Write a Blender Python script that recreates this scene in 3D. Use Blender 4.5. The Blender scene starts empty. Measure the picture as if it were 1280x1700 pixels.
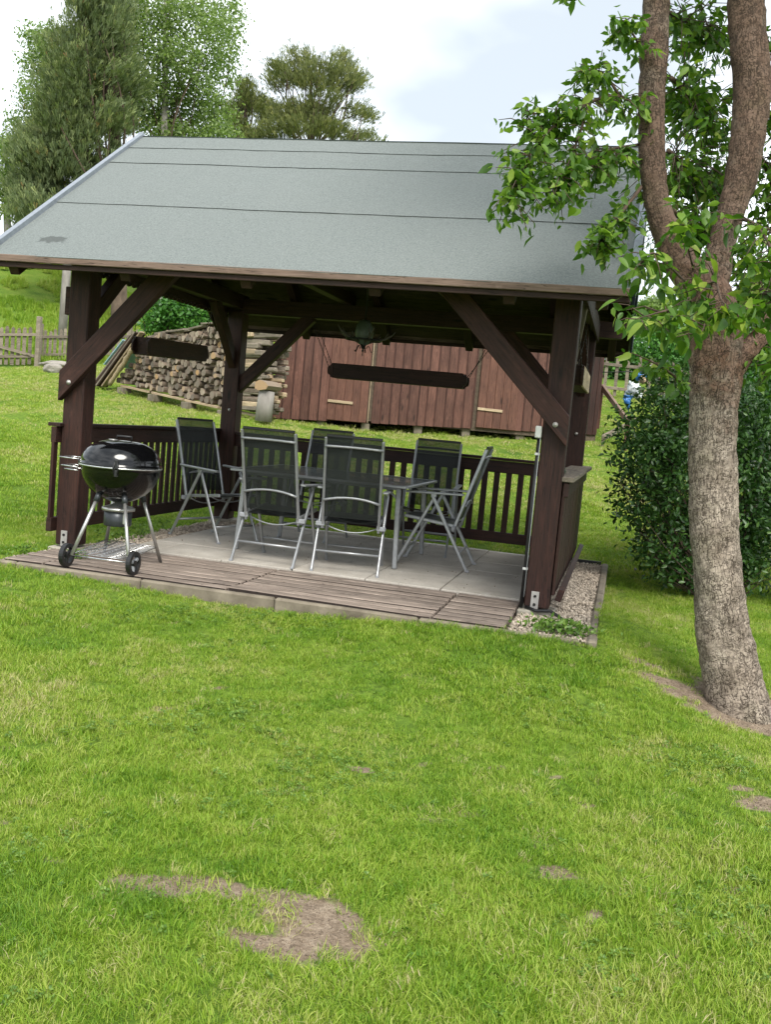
import bpy, bmesh, math, random
import numpy as np
from mathutils import Vector, Matrix, noise as mnoise

random.seed(7); rng = np.random.default_rng(7)
C = bpy.context.scene.collection
sc = bpy.context.scene

# ------------------------------------------------------------------ camera
F_PX = 1603.2
CAM = np.array([4.366, -6.878, 1.257]); YAW, PIT, ROL = .236, .094, .091
_fw = np.array([-math.sin(YAW)*math.cos(PIT), math.cos(YAW)*math.cos(PIT), -math.sin(PIT)])
_r = np.array([math.cos(YAW), math.sin(YAW), 0.]); _u = np.cross(_r, _fw)
_R = math.cos(ROL)*_r + math.sin(ROL)*_u; _U = -math.sin(ROL)*_r + math.cos(ROL)*_u
def at(x, y, D):
    """world point seen at photo pixel x, y at the distance D (metres) in front of the camera"""
    return CAM + (_fw + _R*(x-640)/F_PX + _U*(850-y)/F_PX)*D
def to_px(P):
    d = np.asarray(P) - CAM; z = d @ _fw
    return 640 + F_PX*(d @ _R)/z, 850 - F_PX*(d @ _U)/z, z
cd = bpy.data.cameras.new('camera'); cam = bpy.data.objects.new('camera', cd); C.objects.link(cam)
M = Matrix.Identity(4)
for i in range(3):
    M[i][0] = _R[i]; M[i][1] = _U[i]; M[i][2] = -_fw[i]; M[i][3] = CAM[i]
cam.matrix_world = M
cd.sensor_fit = 'VERTICAL'; cd.sensor_height = 24; cd.sensor_width = 18; cd.lens = 24*F_PX/1700
cd.clip_start = .05; cd.clip_end = 2000
sc.camera = cam

# ------------------------------------------------------------------ world, sun, exposure
sc.view_settings.view_transform = 'Standard'; sc.view_settings.look = 'None'
sc.view_settings.exposure = 1.68; sc.view_settings.gamma = 1
SUN_EL, SUN_AZ = 50, 24      # azimuth: degrees east (+x) of the direction behind the camera (-y)
sd = Vector((math.sin(math.radians(SUN_AZ))*math.cos(math.radians(SUN_EL)),
             -math.cos(math.radians(SUN_AZ))*math.cos(math.radians(SUN_EL)), math.sin(math.radians(SUN_EL))))
sl = bpy.data.lights.new('sun', 'SUN'); sl.energy = 1.4; sl.angle = math.radians(28); sl.color = (1, .96, .88)
so = bpy.data.objects.new('sun', sl); C.objects.link(so); so.rotation_euler = sd.to_track_quat('Z', 'Y').to_euler()
so.location = (0, 0, 30)
w = bpy.data.worlds.new('World'); sc.world = w; w.use_nodes = True
nt = w.node_tree; nt.nodes.clear()
def N(t, typ, **k):
    n = t.nodes.new(typ)
    for a, b in k.items():
        if a in n.inputs: n.inputs[a].default_value = b
        else: setattr(n, a, b)
    return n
sky = N(nt, 'ShaderNodeTexSky'); sky.sky_type = 'NISHITA'; sky.sun_disc = False
sky.sun_elevation = math.radians(SUN_EL); sky.sun_rotation = math.radians(180-SUN_AZ)
bg1 = N(nt, 'ShaderNodeBackground', Strength=.07); nt.links.new(sky.outputs[0], bg1.inputs[0])
tc = N(nt, 'ShaderNodeTexCoord'); mp = N(nt, 'ShaderNodeMapping'); mp.inputs['Scale'].default_value = (1.3, 1.3, 2.8)
mp.inputs['Location'].default_value = (1.1, .2, .35)
nt.links.new(tc.outputs['Generated'], mp.inputs[0])
nz = N(nt, 'ShaderNodeTexNoise', Scale=1.5, Detail=5.0, Roughness=.45); nt.links.new(mp.outputs[0], nz.inputs['Vector'])
cr = N(nt, 'ShaderNodeValToRGB'); nt.links.new(nz.outputs[0], cr.inputs[0])
cr.color_ramp.elements[0].position = .40; cr.color_ramp.elements[0].color = (.35, .385, .415, 1)
cr.color_ramp.elements[1].position = .57; cr.color_ramp.elements[1].color = (.76, .79, .81, 1)
bg2 = N(nt, 'ShaderNodeBackground', Strength=.76); nt.links.new(cr.outputs[0], bg2.inputs[0])
mx = N(nt, 'ShaderNodeMixShader', Fac=.9); wo = N(nt, 'ShaderNodeOutputWorld')
nt.links.new(bg1.outputs[0], mx.inputs[1]); nt.links.new(bg2.outputs[0], mx.inputs[2]); nt.links.new(mx.outputs[0], wo.inputs[0])

# ------------------------------------------------------------------ materials
def newmat(name):
    m = bpy.data.materials.new(name); m.use_nodes = True; t = m.node_tree; t.nodes.clear()
    o = N(t, 'ShaderNodeOutputMaterial'); b = N(t, 'ShaderNodeBsdfPrincipled'); t.links.new(b.outputs[0], o.inputs[0])
    return m, t, b, o
def ramp(t, src, stops):
    r = N(t, 'ShaderNodeValToRGB'); e = r.color_ramp.elements
    while len(e) < len(stops): e.new(.5)
    for i, (p, c) in enumerate(stops): e[i].position = p; e[i].color = (*c, 1) if len(c) == 3 else c
    t.links.new(src, r.inputs[0]); return r.outputs[0]
def mixc(t, fac, a, b, mode='MIX'):
    n = t.nodes.new('ShaderNodeMix'); n.data_type = 'RGBA'; n.blend_type = mode
    for i, v in ((0, fac), (6, a), (7, b)):
        if hasattr(v, 'links') or isinstance(v, bpy.types.NodeSocket): t.links.new(v, n.inputs[i])
        else: n.inputs[i].default_value = v if i == 0 else (*v, 1) if len(v) == 3 else v
    return n.outputs[2]
def coords(t, scale=(1, 1, 1), rnd=True, world=False):
    mp = N(t, 'ShaderNodeMapping'); mp.inputs['Scale'].default_value = scale
    if world:
        g = N(t, 'ShaderNodeNewGeometry'); t.links.new(g.outputs['Position'], mp.inputs[0])
    else:
        tc = N(t, 'ShaderNodeTexCoord'); oi = N(t, 'ShaderNodeObjectInfo')
        a = N(t, 'ShaderNodeVectorMath', operation='SCALE'); 
        c = N(t, 'ShaderNodeCombineXYZ'); t.links.new(oi.outputs['Random'], c.inputs[0]); t.links.new(oi.outputs['Random'], c.inputs[1])
        t.links.new(c.outputs[0], a.inputs[0]); a.inputs['Scale'].default_value = 37.0 if rnd else 0
        s = N(t, 'ShaderNodeVectorMath', operation='ADD'); t.links.new(tc.outputs['Object'], s.inputs[0]); t.links.new(a.outputs[0], s.inputs[1])
        t.links.new(s.outputs[0], mp.inputs[0])
    return mp.outputs[0]
def tex(t, vec, scale, detail=6, rough=.6, dist=0):
    n = N(t, 'ShaderNodeTexNoise', Scale=scale, Detail=detail, Roughness=rough, Distortion=dist); t.links.new(vec, n.inputs['Vector']); return n.outputs[0]
def bump(t, b, h, strength=.3, dist=.01, prev=None):
    n = N(t, 'ShaderNodeBump', Strength=strength, Distance=dist); t.links.new(h, n.inputs['Height'])
    if prev: t.links.new(prev, n.inputs['Normal'])
    t.links.new(n.outputs[0], b.inputs['Normal']); return n.outputs[0]
def noisy(name, c1, c2, scale=8, stretch=(1, 1, 1), rough=.7, metal=0, bs=.25, bd=.004, rnd=.25, spec=.5, detail=7, pos=(.3, .7), world=False):
    m, t, b, o = newmat(name); v = coords(t, stretch, True, world)
    n = tex(t, v, scale, detail); c = ramp(t, n, [(pos[0], c1), (pos[1], c2)])
    oi = N(t, 'ShaderNodeObjectInfo'); mr = N(t, 'ShaderNodeMapRange'); t.links.new(oi.outputs['Random'], mr.inputs[0])
    mr.inputs[3].default_value = 1-rnd; mr.inputs[4].default_value = 1+rnd
    hv = N(t, 'ShaderNodeHueSaturation'); t.links.new(c, hv.inputs['Color']); t.links.new(mr.outputs[0], hv.inputs['Value'])
    t.links.new(hv.outputs[0], b.inputs['Base Color'])
    b.inputs['Roughness'].default_value = rough; b.inputs['Metallic'].default_value = metal
    b.inputs['Specular IOR Level'].default_value = spec
    if bs: bump(t, b, tex(t, v, scale*2.2, 5), bs, bd)
    return m
GR = (1.5, 22, 22)
def wood(name, c1, c2, rough=.65, rnd=.18, spec=.35, knots=True, bs=.5):
    m, t, b, o = newmat(name); v = coords(t, GR)
    n = tex(t, v, 2.2, 8, .65, .6); c = ramp(t, n, [(.28, c1), (.72, c2)])
    v2 = coords(t, (1.2, 3, 3)); big = tex(t, v2, 1.6, 3)
    c = mixc(t, ramp(t, big, [(.35, (0, 0, 0)), (.7, (.55, .55, .55))]), c, tuple(x*.55 for x in c1))
    if knots:
        vo = N(t, 'ShaderNodeTexVoronoi', Scale=1.0); vk = coords(t, (1.6, 6, 6)); t.links.new(vk, vo.inputs['Vector'])
        k = ramp(t, vo.outputs['Distance'], [(.06, (1, 1, 1)), (.13, (0, 0, 0))]); c = mixc(t, k, c, tuple(x*.35 for x in c1))
    c = mixc(t, ramp(t, tex(t, coords(t, (.7, 14, 14)), 2.5, 3, .5, .3), [(.485, (0, 0, 0)), (.5, (.8, .8, .8)), (.515, (0, 0, 0))]), c, tuple(x*.25 for x in c1))
    c = mixc(t, ramp(t, tex(t, coords(t, (2.5, 6, 6)), 1.9, 7, .75), [(.56, (0, 0, 0)), (.76, (.42, .42, .42))]), c, tuple(min(1, x*1.55+.015) for x in c2))
    oi = N(t, 'ShaderNodeObjectInfo'); mr = N(t, 'ShaderNodeMapRange'); t.links.new(oi.outputs['Random'], mr.inputs[0])
    mr.inputs[3].default_value = 1-rnd; mr.inputs[4].default_value = 1+rnd
    hv = N(t, 'ShaderNodeHueSaturation'); t.links.new(c, hv.inputs['Color']); t.links.new(mr.outputs[0], hv.inputs['Value'])
    t.links.new(hv.outputs[0], b.inputs['Base Color']); b.inputs['Roughness'].default_value = rough
    b.inputs['Specular IOR Level'].default_value = spec
    vc = coords(t, (.7, 14, 14)); ck = ramp(t, tex(t, vc, 2.5, 3, .5, .3), [(.488, (1, 1, 1)), (.5, (0, 0, 0)), (.512, (1, 1, 1))])
    nb = bump(t, b, n, bs, .006); bump(t, b, ck, .35, .003, nb)
    return m
def plain(name, c, rough=.5, metal=0, spec=.5, coat=0):
    m, t, b, o = newmat(name); v = coords(t, (1, 1, 1))
    n = tex(t, v, 30, 4); cc = ramp(t, n, [(.3, tuple(x*.85 for x in c)), (.7, tuple(min(1, x*1.1) for x in c))])
    t.links.new(cc, b.inputs['Base Color']); b.inputs['Roughness'].default_value = rough; b.inputs['Metallic'].default_value = metal
    b.inputs['Specular IOR Level'].default_value = spec; b.inputs['Coat Weight'].default_value = coat; b.inputs['Coat Roughness'].default_value = .04
    rr = ramp(t, tex(t, v, 9, 5), [(.3, (rough*.8,)*3), (.75, (min(1, rough*1.3),)*3)]); t.links.new(rr, b.inputs['Roughness'])
    return m
MT = {}
MT['post'] = wood('dark_stained_timber', (.016, .0065, .005), (.070, .026, .018))
MT['beam'] = wood('dark_roof_timber', (.020, .009, .006), (.055, .024, .016))
MT['rail'] = wood('dark_railing_timber', (.020, .009, .0065), (.058, .022, .015))
MT['shed'] = wood('red_brown_boards', (.085, .036, .026), (.19, .088, .064), rnd=.2)
MT['shedd'] = wood('dark_cover_strip', (.035, .014, .010), (.09, .036, .026), rnd=.2)
MT['shed2'] = wood('brown_boards', (.095, .040, .028), (.20, .092, .062), rnd=.1)
MT['deck'] = wood('weathered_decking', (.17, .133, .11), (.37, .30, .25), rough=.85, rnd=.16, knots=False)
MT['fasc'] = wood('weathered_fascia', (.13, .085, .065), (.27, .19, .15), rough=.8, knots=False)
MT['grey'] = wood('grey_weathered_wood', (.14, .115, .09), (.32, .27, .21), rough=.9, rnd=.25)
MT['pale'] = wood('pale_wood', (.34, .25, .16), (.55, .43, .29), rough=.8, rnd=.15)
MT['under'] = wood('roof_underside_boards', (.045, .032, .018), (.11, .08, .045), rough=.85, rnd=.25)
MT['alu'] = plain('grey_painted_aluminium', (.38, .39, .40), .38, .55)
MT['steel'] = plain('galvanised_steel', (.30, .33, .37), .45, .5)
MT['zinc'] = plain('worn_zinc_plate', (.45, .43, .41), .5, .5)
MT['chrome'] = plain('bright_steel', (.62, .62, .62), .22, .9)
MT['legal'] = plain('dull_aluminium', (.50, .49, .47), .33, .8)
MT['enamel'] = plain('black_enamel', (.003, .003, .0035), .13, 0, .45, .2)
MT['blackpl'] = plain('black_plastic', (.012, .012, .013), .45)
MT['greypl'] = plain('grey_plastic', (.33, .34, .36), .5)
MT['ashcan'] = plain('dark_grey_can', (.05, .055, .06), .4, .5)
MT['iron'] = plain('black_iron', (.012, .012, .012), .55, .3)
MT['white'] = plain('white_plastic', (.62, .62, .60), .45)
MT['navy'] = plain('dark_blue_paint', (.012, .016, .06), .5)
MT['gsm'] = plain('dark_green_plastic', (.008, .03, .018), .35)
MT['gglass'] = plain('green_grey_shade', (.08, .10, .075), .4)
MT['antler'] = noisy('antler_horn', (.035, .03, .022), (.10, .085, .06), 20, rough=.6)
MT['conc'] = noisy('weathered_concrete', (.22, .195, .155), (.40, .37, .31), 6, rough=.95, bs=.5, bd=.006, rnd=.08)
MT['kerb'] = noisy('kerb_concrete', (.10, .082, .058), (.27, .23, .175), 5, rough=.95, bs=.6, bd=.006, rnd=.08)
MT['stone'] = noisy('pale_stone', (.17, .15, .13), (.36, .33, .29), 5, rough=.9, bs=.5, bd=.02)
MT['pebble'] = noisy('gravel_stone', (.30, .24, .18), (.60, .52, .43), 30, rough=.9, rnd=.4, bs=0)
MT['dirtbed'] = noisy('dark_bed', (.05, .038, .026), (.12, .09, .065), 20, rough=1, bs=.4)
MT['chain'] = plain('dark_chain', (.05, .045, .04), .5, .7)
MT['tarp'] = plain('pale_blue_tarp', (.30, .48, .55), .6)
MT['bluep'] = plain('blue_plastic', (.05, .20, .52), .4)
MT['whitep'] = noisy('white_plastic_sheet', (.45, .50, .55), (.8, .83, .85), 12, rough=.3, rnd=.05)

def slab_mat():
    m, t, b, o = newmat('grey_paving_slab'); v = coords(t, (1, 1, 1), False, True)
    n = tex(t, v, 2.2, 8, .62); c = ramp(t, n, [(.3, (.36, .325, .28)), (.7, (.57, .53, .47))])
    sp = tex(t, v, 70, 3); c = mixc(t, ramp(t, sp, [(.45, (0, 0, 0)), (.75, (.35, .35, .35))]), c, (.16, .14, .12))
    st = tex(t, v, 5.5, 5, .7, .4); c = mixc(t, ramp(t, st, [(.60, (0, 0, 0)), (.74, (.45, .45, .45))]), c, (.15, .125, .10))
    wh = tex(t, v, 3.7, 6, .7, .8); c = mixc(t, ramp(t, wh, [(.62, (0, 0, 0)), (.7, (.4, .4, .4))]), c, (.55, .53, .49))
    oi = N(t, 'ShaderNodeObjectInfo'); mr = N(t, 'ShaderNodeMapRange'); t.links.new(oi.outputs['Random'], mr.inputs[0])
    mr.inputs[3].default_value = .93; mr.inputs[4].default_value = 1.06
    hv = N(t, 'ShaderNodeHueSaturation'); t.links.new(c, hv.inputs['Color']); t.links.new(mr.outputs[0], hv.inputs['Value'])
    t.links.new(hv.outputs[0], b.inputs['Base Color']); b.inputs['Roughness'].default_value = .92
    bump(t, b, tex(t, v, 45, 6), .35, .003); return m
MT['slab'] = slab_mat()

def felt_mat():
    m, t, b, o = newmat('mineral_roofing_felt'); v = coords(t, (1, 1, 1), False, True)
    g = tex(t, v, 75, 6, .85); c = ramp(t, g, [(.34, (.085, .100, .097)), (.66, (.215, .238, .230))])
    n = tex(t, v, 1.3, 6, .6); c = mixc(t, ramp(t, n, [(.35, (0, 0, 0)), (.7, (.3, .3, .3))]), c, (.17, .185, .178))
    s2 = coords(t, (14, .8, .8), False, True); stn = tex(t, s2, .6, 4); c = mixc(t, ramp(t, stn, [(.52, (0, 0, 0)), (.85, (.2, .2, .2))]), c, (.13, .148, .143))
    mo = tex(t, v, 9, 5, .7); c = mixc(t, ramp(t, mo, [(.63, (0, 0, 0)), (.72, (.35, .35, .35))]), c, (.10, .12, .10))
    # scuffed dark patch low on the left
    gp = N(t, 'ShaderNodeNewGeometry'); sb = N(t, 'ShaderNodeVectorMath', operation='SUBTRACT'); t.links.new(gp.outputs['Position'], sb.inputs[0]); sb.inputs[1].default_value = (.01, -.29, 2.37)
    wv = N(t, 'ShaderNodeVectorMath', operation='MULTIPLY'); t.links.new(sb.outputs[0], wv.inputs[0]); sb.inputs[1].default_value = (.02, -.28, 2.37); wv.inputs[1].default_value = (3.6, 9, 0)
    ln = N(t, 'ShaderNodeVectorMath', operation='LENGTH'); t.links.new(wv.outputs[0], ln.inputs[0])
    ad = N(t, 'ShaderNodeMath', operation='ADD'); t.links.new(ln.outputs['Value'], ad.inputs[0]); t.links.new(tex(t, v, 16, 4), ad.inputs[1])
    c = mixc(t, ramp(t, ad.outputs[0], [(.85, (.7, .7, .7)), (1.0, (0, 0, 0))]), c, (.045, .05, .048))
    t.links.new(c, b.inputs['Base Color']); b.inputs['Roughness'].default_value = .9
    nb = bump(t, b, g, .5, .003); bump(t, b, tex(t, v, 2.5, 3), .5, .02, nb); return m
MT['felt'] = felt_mat()

def sling_mat():
    m, t, b, o = newmat('black_mesh_fabric'); v = coords(t, (1, 1, 1), False)
    b.inputs['Base Color'].default_value = (.011, .015, .014, 1); b.inputs['Roughness'].default_value = .6
    w1 = N(t, 'ShaderNodeTexChecker', Scale=420.0); t.links.new(v, w1.inputs['Vector'])
    bump(t, b, w1.outputs['Fac'], .2, .001)
    tr = N(t, 'ShaderNodeBsdfTransparent'); mx = N(t, 'ShaderNodeMixShader'); mx.inputs[0].default_value = .86
    t.links.new(tr.outputs[0], mx.inputs[1]); t.links.new(b.outputs[0], mx.inputs[2]); t.links.new(mx.outputs[0], o.inputs[0]); return m
MT['sling'] = sling_mat()
def glass_mat():
    m, t, b, o = newmat('frosted_table_glass'); b.inputs['Base Color'].default_value = (.13, .17, .16, 1); b.inputs['Roughness'].default_value = .22
    v = coords(t, (1, 1, 1)); t.links.new(ramp(t, tex(t, v, 40, 4), [(.3, (.17, .21, .205)), (.7, (.26, .31, .30))]), b.inputs['Base Color'])
    b.inputs['Coat Weight'].default_value = .5; return m
MT['glass'] = glass_mat()

def leafmat(name, stops, trans=.35, rough=.45, rndw=.12, spec=.4, obj=False):
    m, t, b, o = newmat(name)
    at_ = N(t, 'ShaderNodeAttribute', attribute_name='tint')
    src = at_.outputs['Fac']
    if obj:
        src = N(t, 'ShaderNodeObjectInfo').outputs['Random']
    c = ramp(t, src, stops); t.links.new(c, b.inputs['Base Color'])
    b.inputs['Roughness'].default_value = rough; b.inputs['Specular IOR Level'].default_value = spec
    tr = N(t, 'ShaderNodeBsdfTranslucent'); c2 = mixc(t, 1, c, (1.0, 1.15, .55), 'MULTIPLY'); t.links.new(c2, tr.inputs[0])
    mx = N(t, 'ShaderNodeMixShader'); mx.inputs[0].default_value = trans
    t.links.new(b.outputs[0], mx.inputs[1]); t.links.new(tr.outputs[0], mx.inputs[2]); t.links.new(mx.outputs[0], o.inputs[0]); return m
PS = [(0, (.035, .092, .012)), (.40, (.080, .175, .018)), (.75, (.17, .29, .030)), (1, (.30, .38, .06))]
MT['pear'] = leafmat('pear_leaf', PS, .42); MT['pearobj'] = leafmat('pear_leaf_single', PS, .42, obj=True)
MT['bush'] = leafmat('dark_shrub_leaf', [(0, (.013, .040, .010)), (.55, (.034, .088, .018)), (1, (.095, .18, .036))], .22, .38)
MT['birch'] = leafmat('birch_leaf', [(0, (.12, .19, .06)), (.6, (.22, .31, .09)), (1, (.34, .42, .15))], .45)
MT['pine'] = leafmat('pine_needles', [(0, (.070, .105, .045)), (.5, (.15, .19, .08)), (.93, (.27, .31, .11)), (1, (.34, .20, .08))], .25, .7)
MT['pine2'] = leafmat('yellow_green_pine_needles', [(0, (.06, .08, .028)), (.5, (.15, .175, .055)), (1, (.29, .29, .09))], .3, .7)
MT['shrub'] = leafmat('bright_shrub_leaf', [(0, (.03, .10, .02)), (.6, (.07, .20, .03)), (1, (.14, .30, .05))], .3)
MT['weed'] = leafmat('weed_leaf', [(0, (.065, .14, .02)), (.6, (.14, .25, .04)), (1, (.23, .33, .07))], .3)

def grass_mat():
    m, t, b, o = newmat('grass_blade')
    ai = N(t, 'ShaderNodeAttribute', attribute_name='tint'); ai.attribute_type = 'INSTANCER'
    ab = N(t, 'ShaderNodeAttribute', attribute_name='blade')
    s = N(t, 'ShaderNodeMath', operation='MULTIPLY_ADD'); t.links.new(ab.outputs['Fac'], s.inputs[0]); s.inputs[1].default_value = .42; t.links.new(ai.outputs['Fac'], s.inputs[2])
    c = ramp(t, s.outputs[0], [(0, (.058, .150, .014)), (.26, (.130, .262, .020)), (.52, (.240, .370, .032)), (.80, (.36, .43, .080)), (1, (.52, .46, .25))])
    t.links.new(c, b.inputs['Base Color']); b.inputs['Roughness'].default_value = .5; b.inputs['Specular IOR Level'].default_value = .3
    tr = N(t, 'ShaderNodeBsdfTranslucent'); c2 = mixc(t, 1, c, (1.1, 1.15, .6), 'MULTIPLY'); t.links.new(c2, tr.inputs[0])
    mx = N(t, 'ShaderNodeMixShader'); mx.inputs[0].default_value = .35
    t.links.new(b.outputs[0], mx.inputs[1]); t.links.new(tr.outputs[0], mx.inputs[2]); t.links.new(mx.outputs[0], o.inputs[0]); return m
MT['grass'] = grass_mat()
def lawn_mat():
    m, t, b, o = newmat('lawn_ground'); v = coords(t, (1, 1, 1), False, True)
    n = tex(t, v, .9, 8, .65); c = ramp(t, n, [(.3, (.085, .160, .022)), (.5, (.16, .255, .032)), (.72, (.28, .335, .06))])
    f = tex(t, v, 26, 6, .7); c = mixc(t, ramp(t, f, [(.35, (.75, .75, .75)), (.65, (0, 0, 0))]), c, (.05, .09, .015))
    so_ = N(t, 'ShaderNodeAttribute', attribute_name='soil')
    sc_ = ramp(t, tex(t, v, 22, 9, .75), [(.3, (.12, .088, .060)), (.5, (.24, .185, .135)), (.72, (.40, .325, .245))])
    mm = N(t, 'ShaderNodeMath', operation='MULTIPLY_ADD'); t.links.new(tex(t, v, 12, 5), mm.inputs[0]); mm.inputs[1].default_value = .8; 
    ms = N(t, 'ShaderNodeMath', operation='SUBTRACT'); t.links.new(so_.outputs['Fac'], ms.inputs[0]); ms.inputs[1].default_value = .4; t.links.new(ms.outputs[0], mm.inputs[2])
    c = mixc(t, ramp(t, mm.outputs[0], [(.3, (0, 0, 0)), (.55, (1, 1, 1))]), c, sc_)
    t.links.new(c, b.inputs['Base Color']); b.inputs['Roughness'].default_value = 1; b.inputs['Specular IOR Level'].default_value = .1
    nb = bump(t, b, f, .8, .03); bump(t, b, tex(t, v, 90, 4), .5, .006, nb); return m
MT['lawn'] = lawn_mat()
def bark_mat(name, c1, c2, crack, red, mossy=.0, sc_=1.0):
    m, t, b, o = newmat(name)
    g = N(t, 'ShaderNodeUVMap')
    v0 = coords(t, (1, 1, 1), False); n = tex(t, v0, 5, 7, .65); c = ramp(t, n, [(.3, c1), (.7, c2)])
    mp = N(t, 'ShaderNodeMapping'); mp.inputs['Scale'].default_value = (46*sc_, 25*sc_, 1); t.links.new(g.outputs[0], mp.inputs[0])
    dn = N(t, 'ShaderNodeTexNoise', Scale=.55, Detail=4.0); t.links.new(mp.outputs[0], dn.inputs['Vector'])
    dm = N(t, 'ShaderNodeVectorMath', operation='SCALE'); dm.inputs['Scale'].default_value = 1.7; t.links.new(dn.outputs['Color'], dm.inputs[0])
    dd = N(t, 'ShaderNodeVectorMath', operation='ADD'); t.links.new(mp.outputs[0], dd.inputs[0]); t.links.new(dm.outputs[0], dd.inputs[1])
    def fiss(sx_, sy_, w_, det):
        m2 = N(t, 'ShaderNodeMapping'); m2.inputs['Scale'].default_value = (sx_, sy_, 1); t.links.new(g.outputs[0], m2.inputs[0])
        nn = N(t, 'ShaderNodeTexNoise', Scale=1.0, Detail=det, Roughness=.62, Distortion=.6); t.links.new(m2.outputs[0], nn.inputs['Vector'])
        return ramp(t, nn.outputs[0], [(.5-w_, (0, 0, 0)), (.5, (1, 1, 1)), (.5+w_, (0, 0, 0))])
    f1 = fiss(42, 11, .032, 4.0); f2 = fiss(16, 40, .024, 3.0); fis = mixc(t, 1, f1, f2, 'LIGHTEN')
    pl_ = tex(t, v0, 13, 3, .5); c = mixc(t, ramp(t, pl_, [(.45, (0, 0, 0)), (.6, (.5, .5, .5))]), c, tuple(x*.62 for x in c1))
    lg = tex(t, v0, 37, 5, .7); c = mixc(t, ramp(t, lg, [(.55, (0, 0, 0)), (.72, (.6, .6, .6))]), c, tuple(min(1, x*1.25) for x in c2))
    # red-brown inner bark in the forks (height mask)
    gp = N(t, 'ShaderNodeNewGeometry'); sx = N(t, 'ShaderNodeSeparateXYZ'); t.links.new(gp.outputs['Position'], sx.inputs[0])
    mr = N(t, 'ShaderNodeMapRange'); t.links.new(sx.outputs[2], mr.inputs[0]); mr.inputs[1].default_value = 1.0; mr.inputs[2].default_value = 1.9; mr.inputs[3].default_value = .0; mr.inputs[4].default_value = .36
    ad = N(t, 'ShaderNodeMath', operation='ADD'); t.links.new(mr.outputs[0], ad.inputs[0]); t.links.new(tex(t, v0, 3.2, 6, .7), ad.inputs[1])
    c = mixc(t, ramp(t, ad.outputs[0], [(.62, (0, 0, 0)), (.84, (red,)*3)]), c, (.15, .055, .028))
    dk = N(t, 'ShaderNodeMapRange'); t.links.new(sx.outputs[2], dk.inputs[0]); dk.inputs[1].default_value = 1.7; dk.inputs[2].default_value = 2.6; dk.inputs[4].default_value = .5
    c = mixc(t, dk.outputs[0], c, (.105, .082, .062))
    gn = tex(t, v0, 2.1, 4); c = mixc(t, ramp(t, gn, [(.55, (0, 0, 0)), (.75, (mossy,)*3)]), c, (.11, .13, .05))
    fn = ramp(t, tex(t, v0, 11, 5), [(.34, (.2, .2, .2)), (.50, (1, 1, 1))])
    ef = mixc(t, 1, fis, fn, 'MULTIPLY'); c = mixc(t, ef, c, crack)
    t.links.new(c, b.inputs['Base Color']); b.inputs['Roughness'].default_value = .92; b.inputs['Specular IOR Level'].default_value = .2
    inv = N(t, 'ShaderNodeMath', operation='SUBTRACT'); inv.inputs[0].default_value = 1; t.links.new(ef, inv.inputs[1]); nb = bump(t, b, inv.outputs[0], .8, .012)
    fine = tex(t, v0, 30, 8, .75); bump(t, b, fine, .8, .016, nb); return m
MT['bark'] = bark_mat('pear_bark', (.23, .18, .14), (.46, .385, .32), (.06, .043, .032), .65, .35)
MT['barkd'] = noisy('dark_bark', (.05, .035, .025), (.14, .10, .07), 9, (1, 1, .3), rough=.95, bs=.8, bd=.02)
MT['barkg'] = noisy('pale_grey_bark', (.20, .18, .16), (.42, .39, .36), 6, (1, 1, .3), rough=.9, bs=.4, bd=.01)
MT['twig'] = noisy('twig', (.035, .022, .014), (.09, .06, .04), 20, rough=.9, bs=0)
MT['loge'] = noisy('log_bark', (.09, .065, .045), (.23, .18, .135), 10, (1, 4, 4), rough=.95, rnd=.4)
def endgrain():
    m, t, b, o = newmat('log_end_grain'); tcn = N(t, 'ShaderNodeTexCoord'); mp = N(t, 'ShaderNodeMapping'); mp.inputs['Scale'].default_value = (0, 1, 1)
    t.links.new(tcn.outputs['Object'], mp.inputs[0]); oi = N(t, 'ShaderNodeObjectInfo')
    wv = N(t, 'ShaderNodeTexWave', Scale=26.0, Distortion=3.0, Detail=3.0); wv.wave_type = 'RINGS'; wv.rings_direction = 'SPHERICAL'; t.links.new(mp.outputs[0], wv.inputs['Vector'])
    c = ramp(t, oi.outputs['Random'], [(0, (.12, .10, .085)), (.3, (.22, .18, .145)), (.6, (.33, .265, .20)), (.85, (.44, .36, .28)), (1, (.48, .29, .13))])
    c = mixc(t, ramp(t, wv.outputs['Fac'], [(0, (.3, .3, .3)), (1, (0, 0, 0))]), c, (.12, .085, .06))
    v = coords(t, (1, 1, 1)); c = mixc(t, ramp(t, tex(t, v, 14, 6), [(.45, (0, 0, 0)), (.75, (.6, .6, .6))]), c, (.14, .11, .09))
    t.links.new(c, b.inputs['Base Color']); b.inputs['Roughness'].default_value = .95; bump(t, b, wv.outputs['Fac'], .3, .004); return m
MT['end'] = endgrain()

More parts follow.
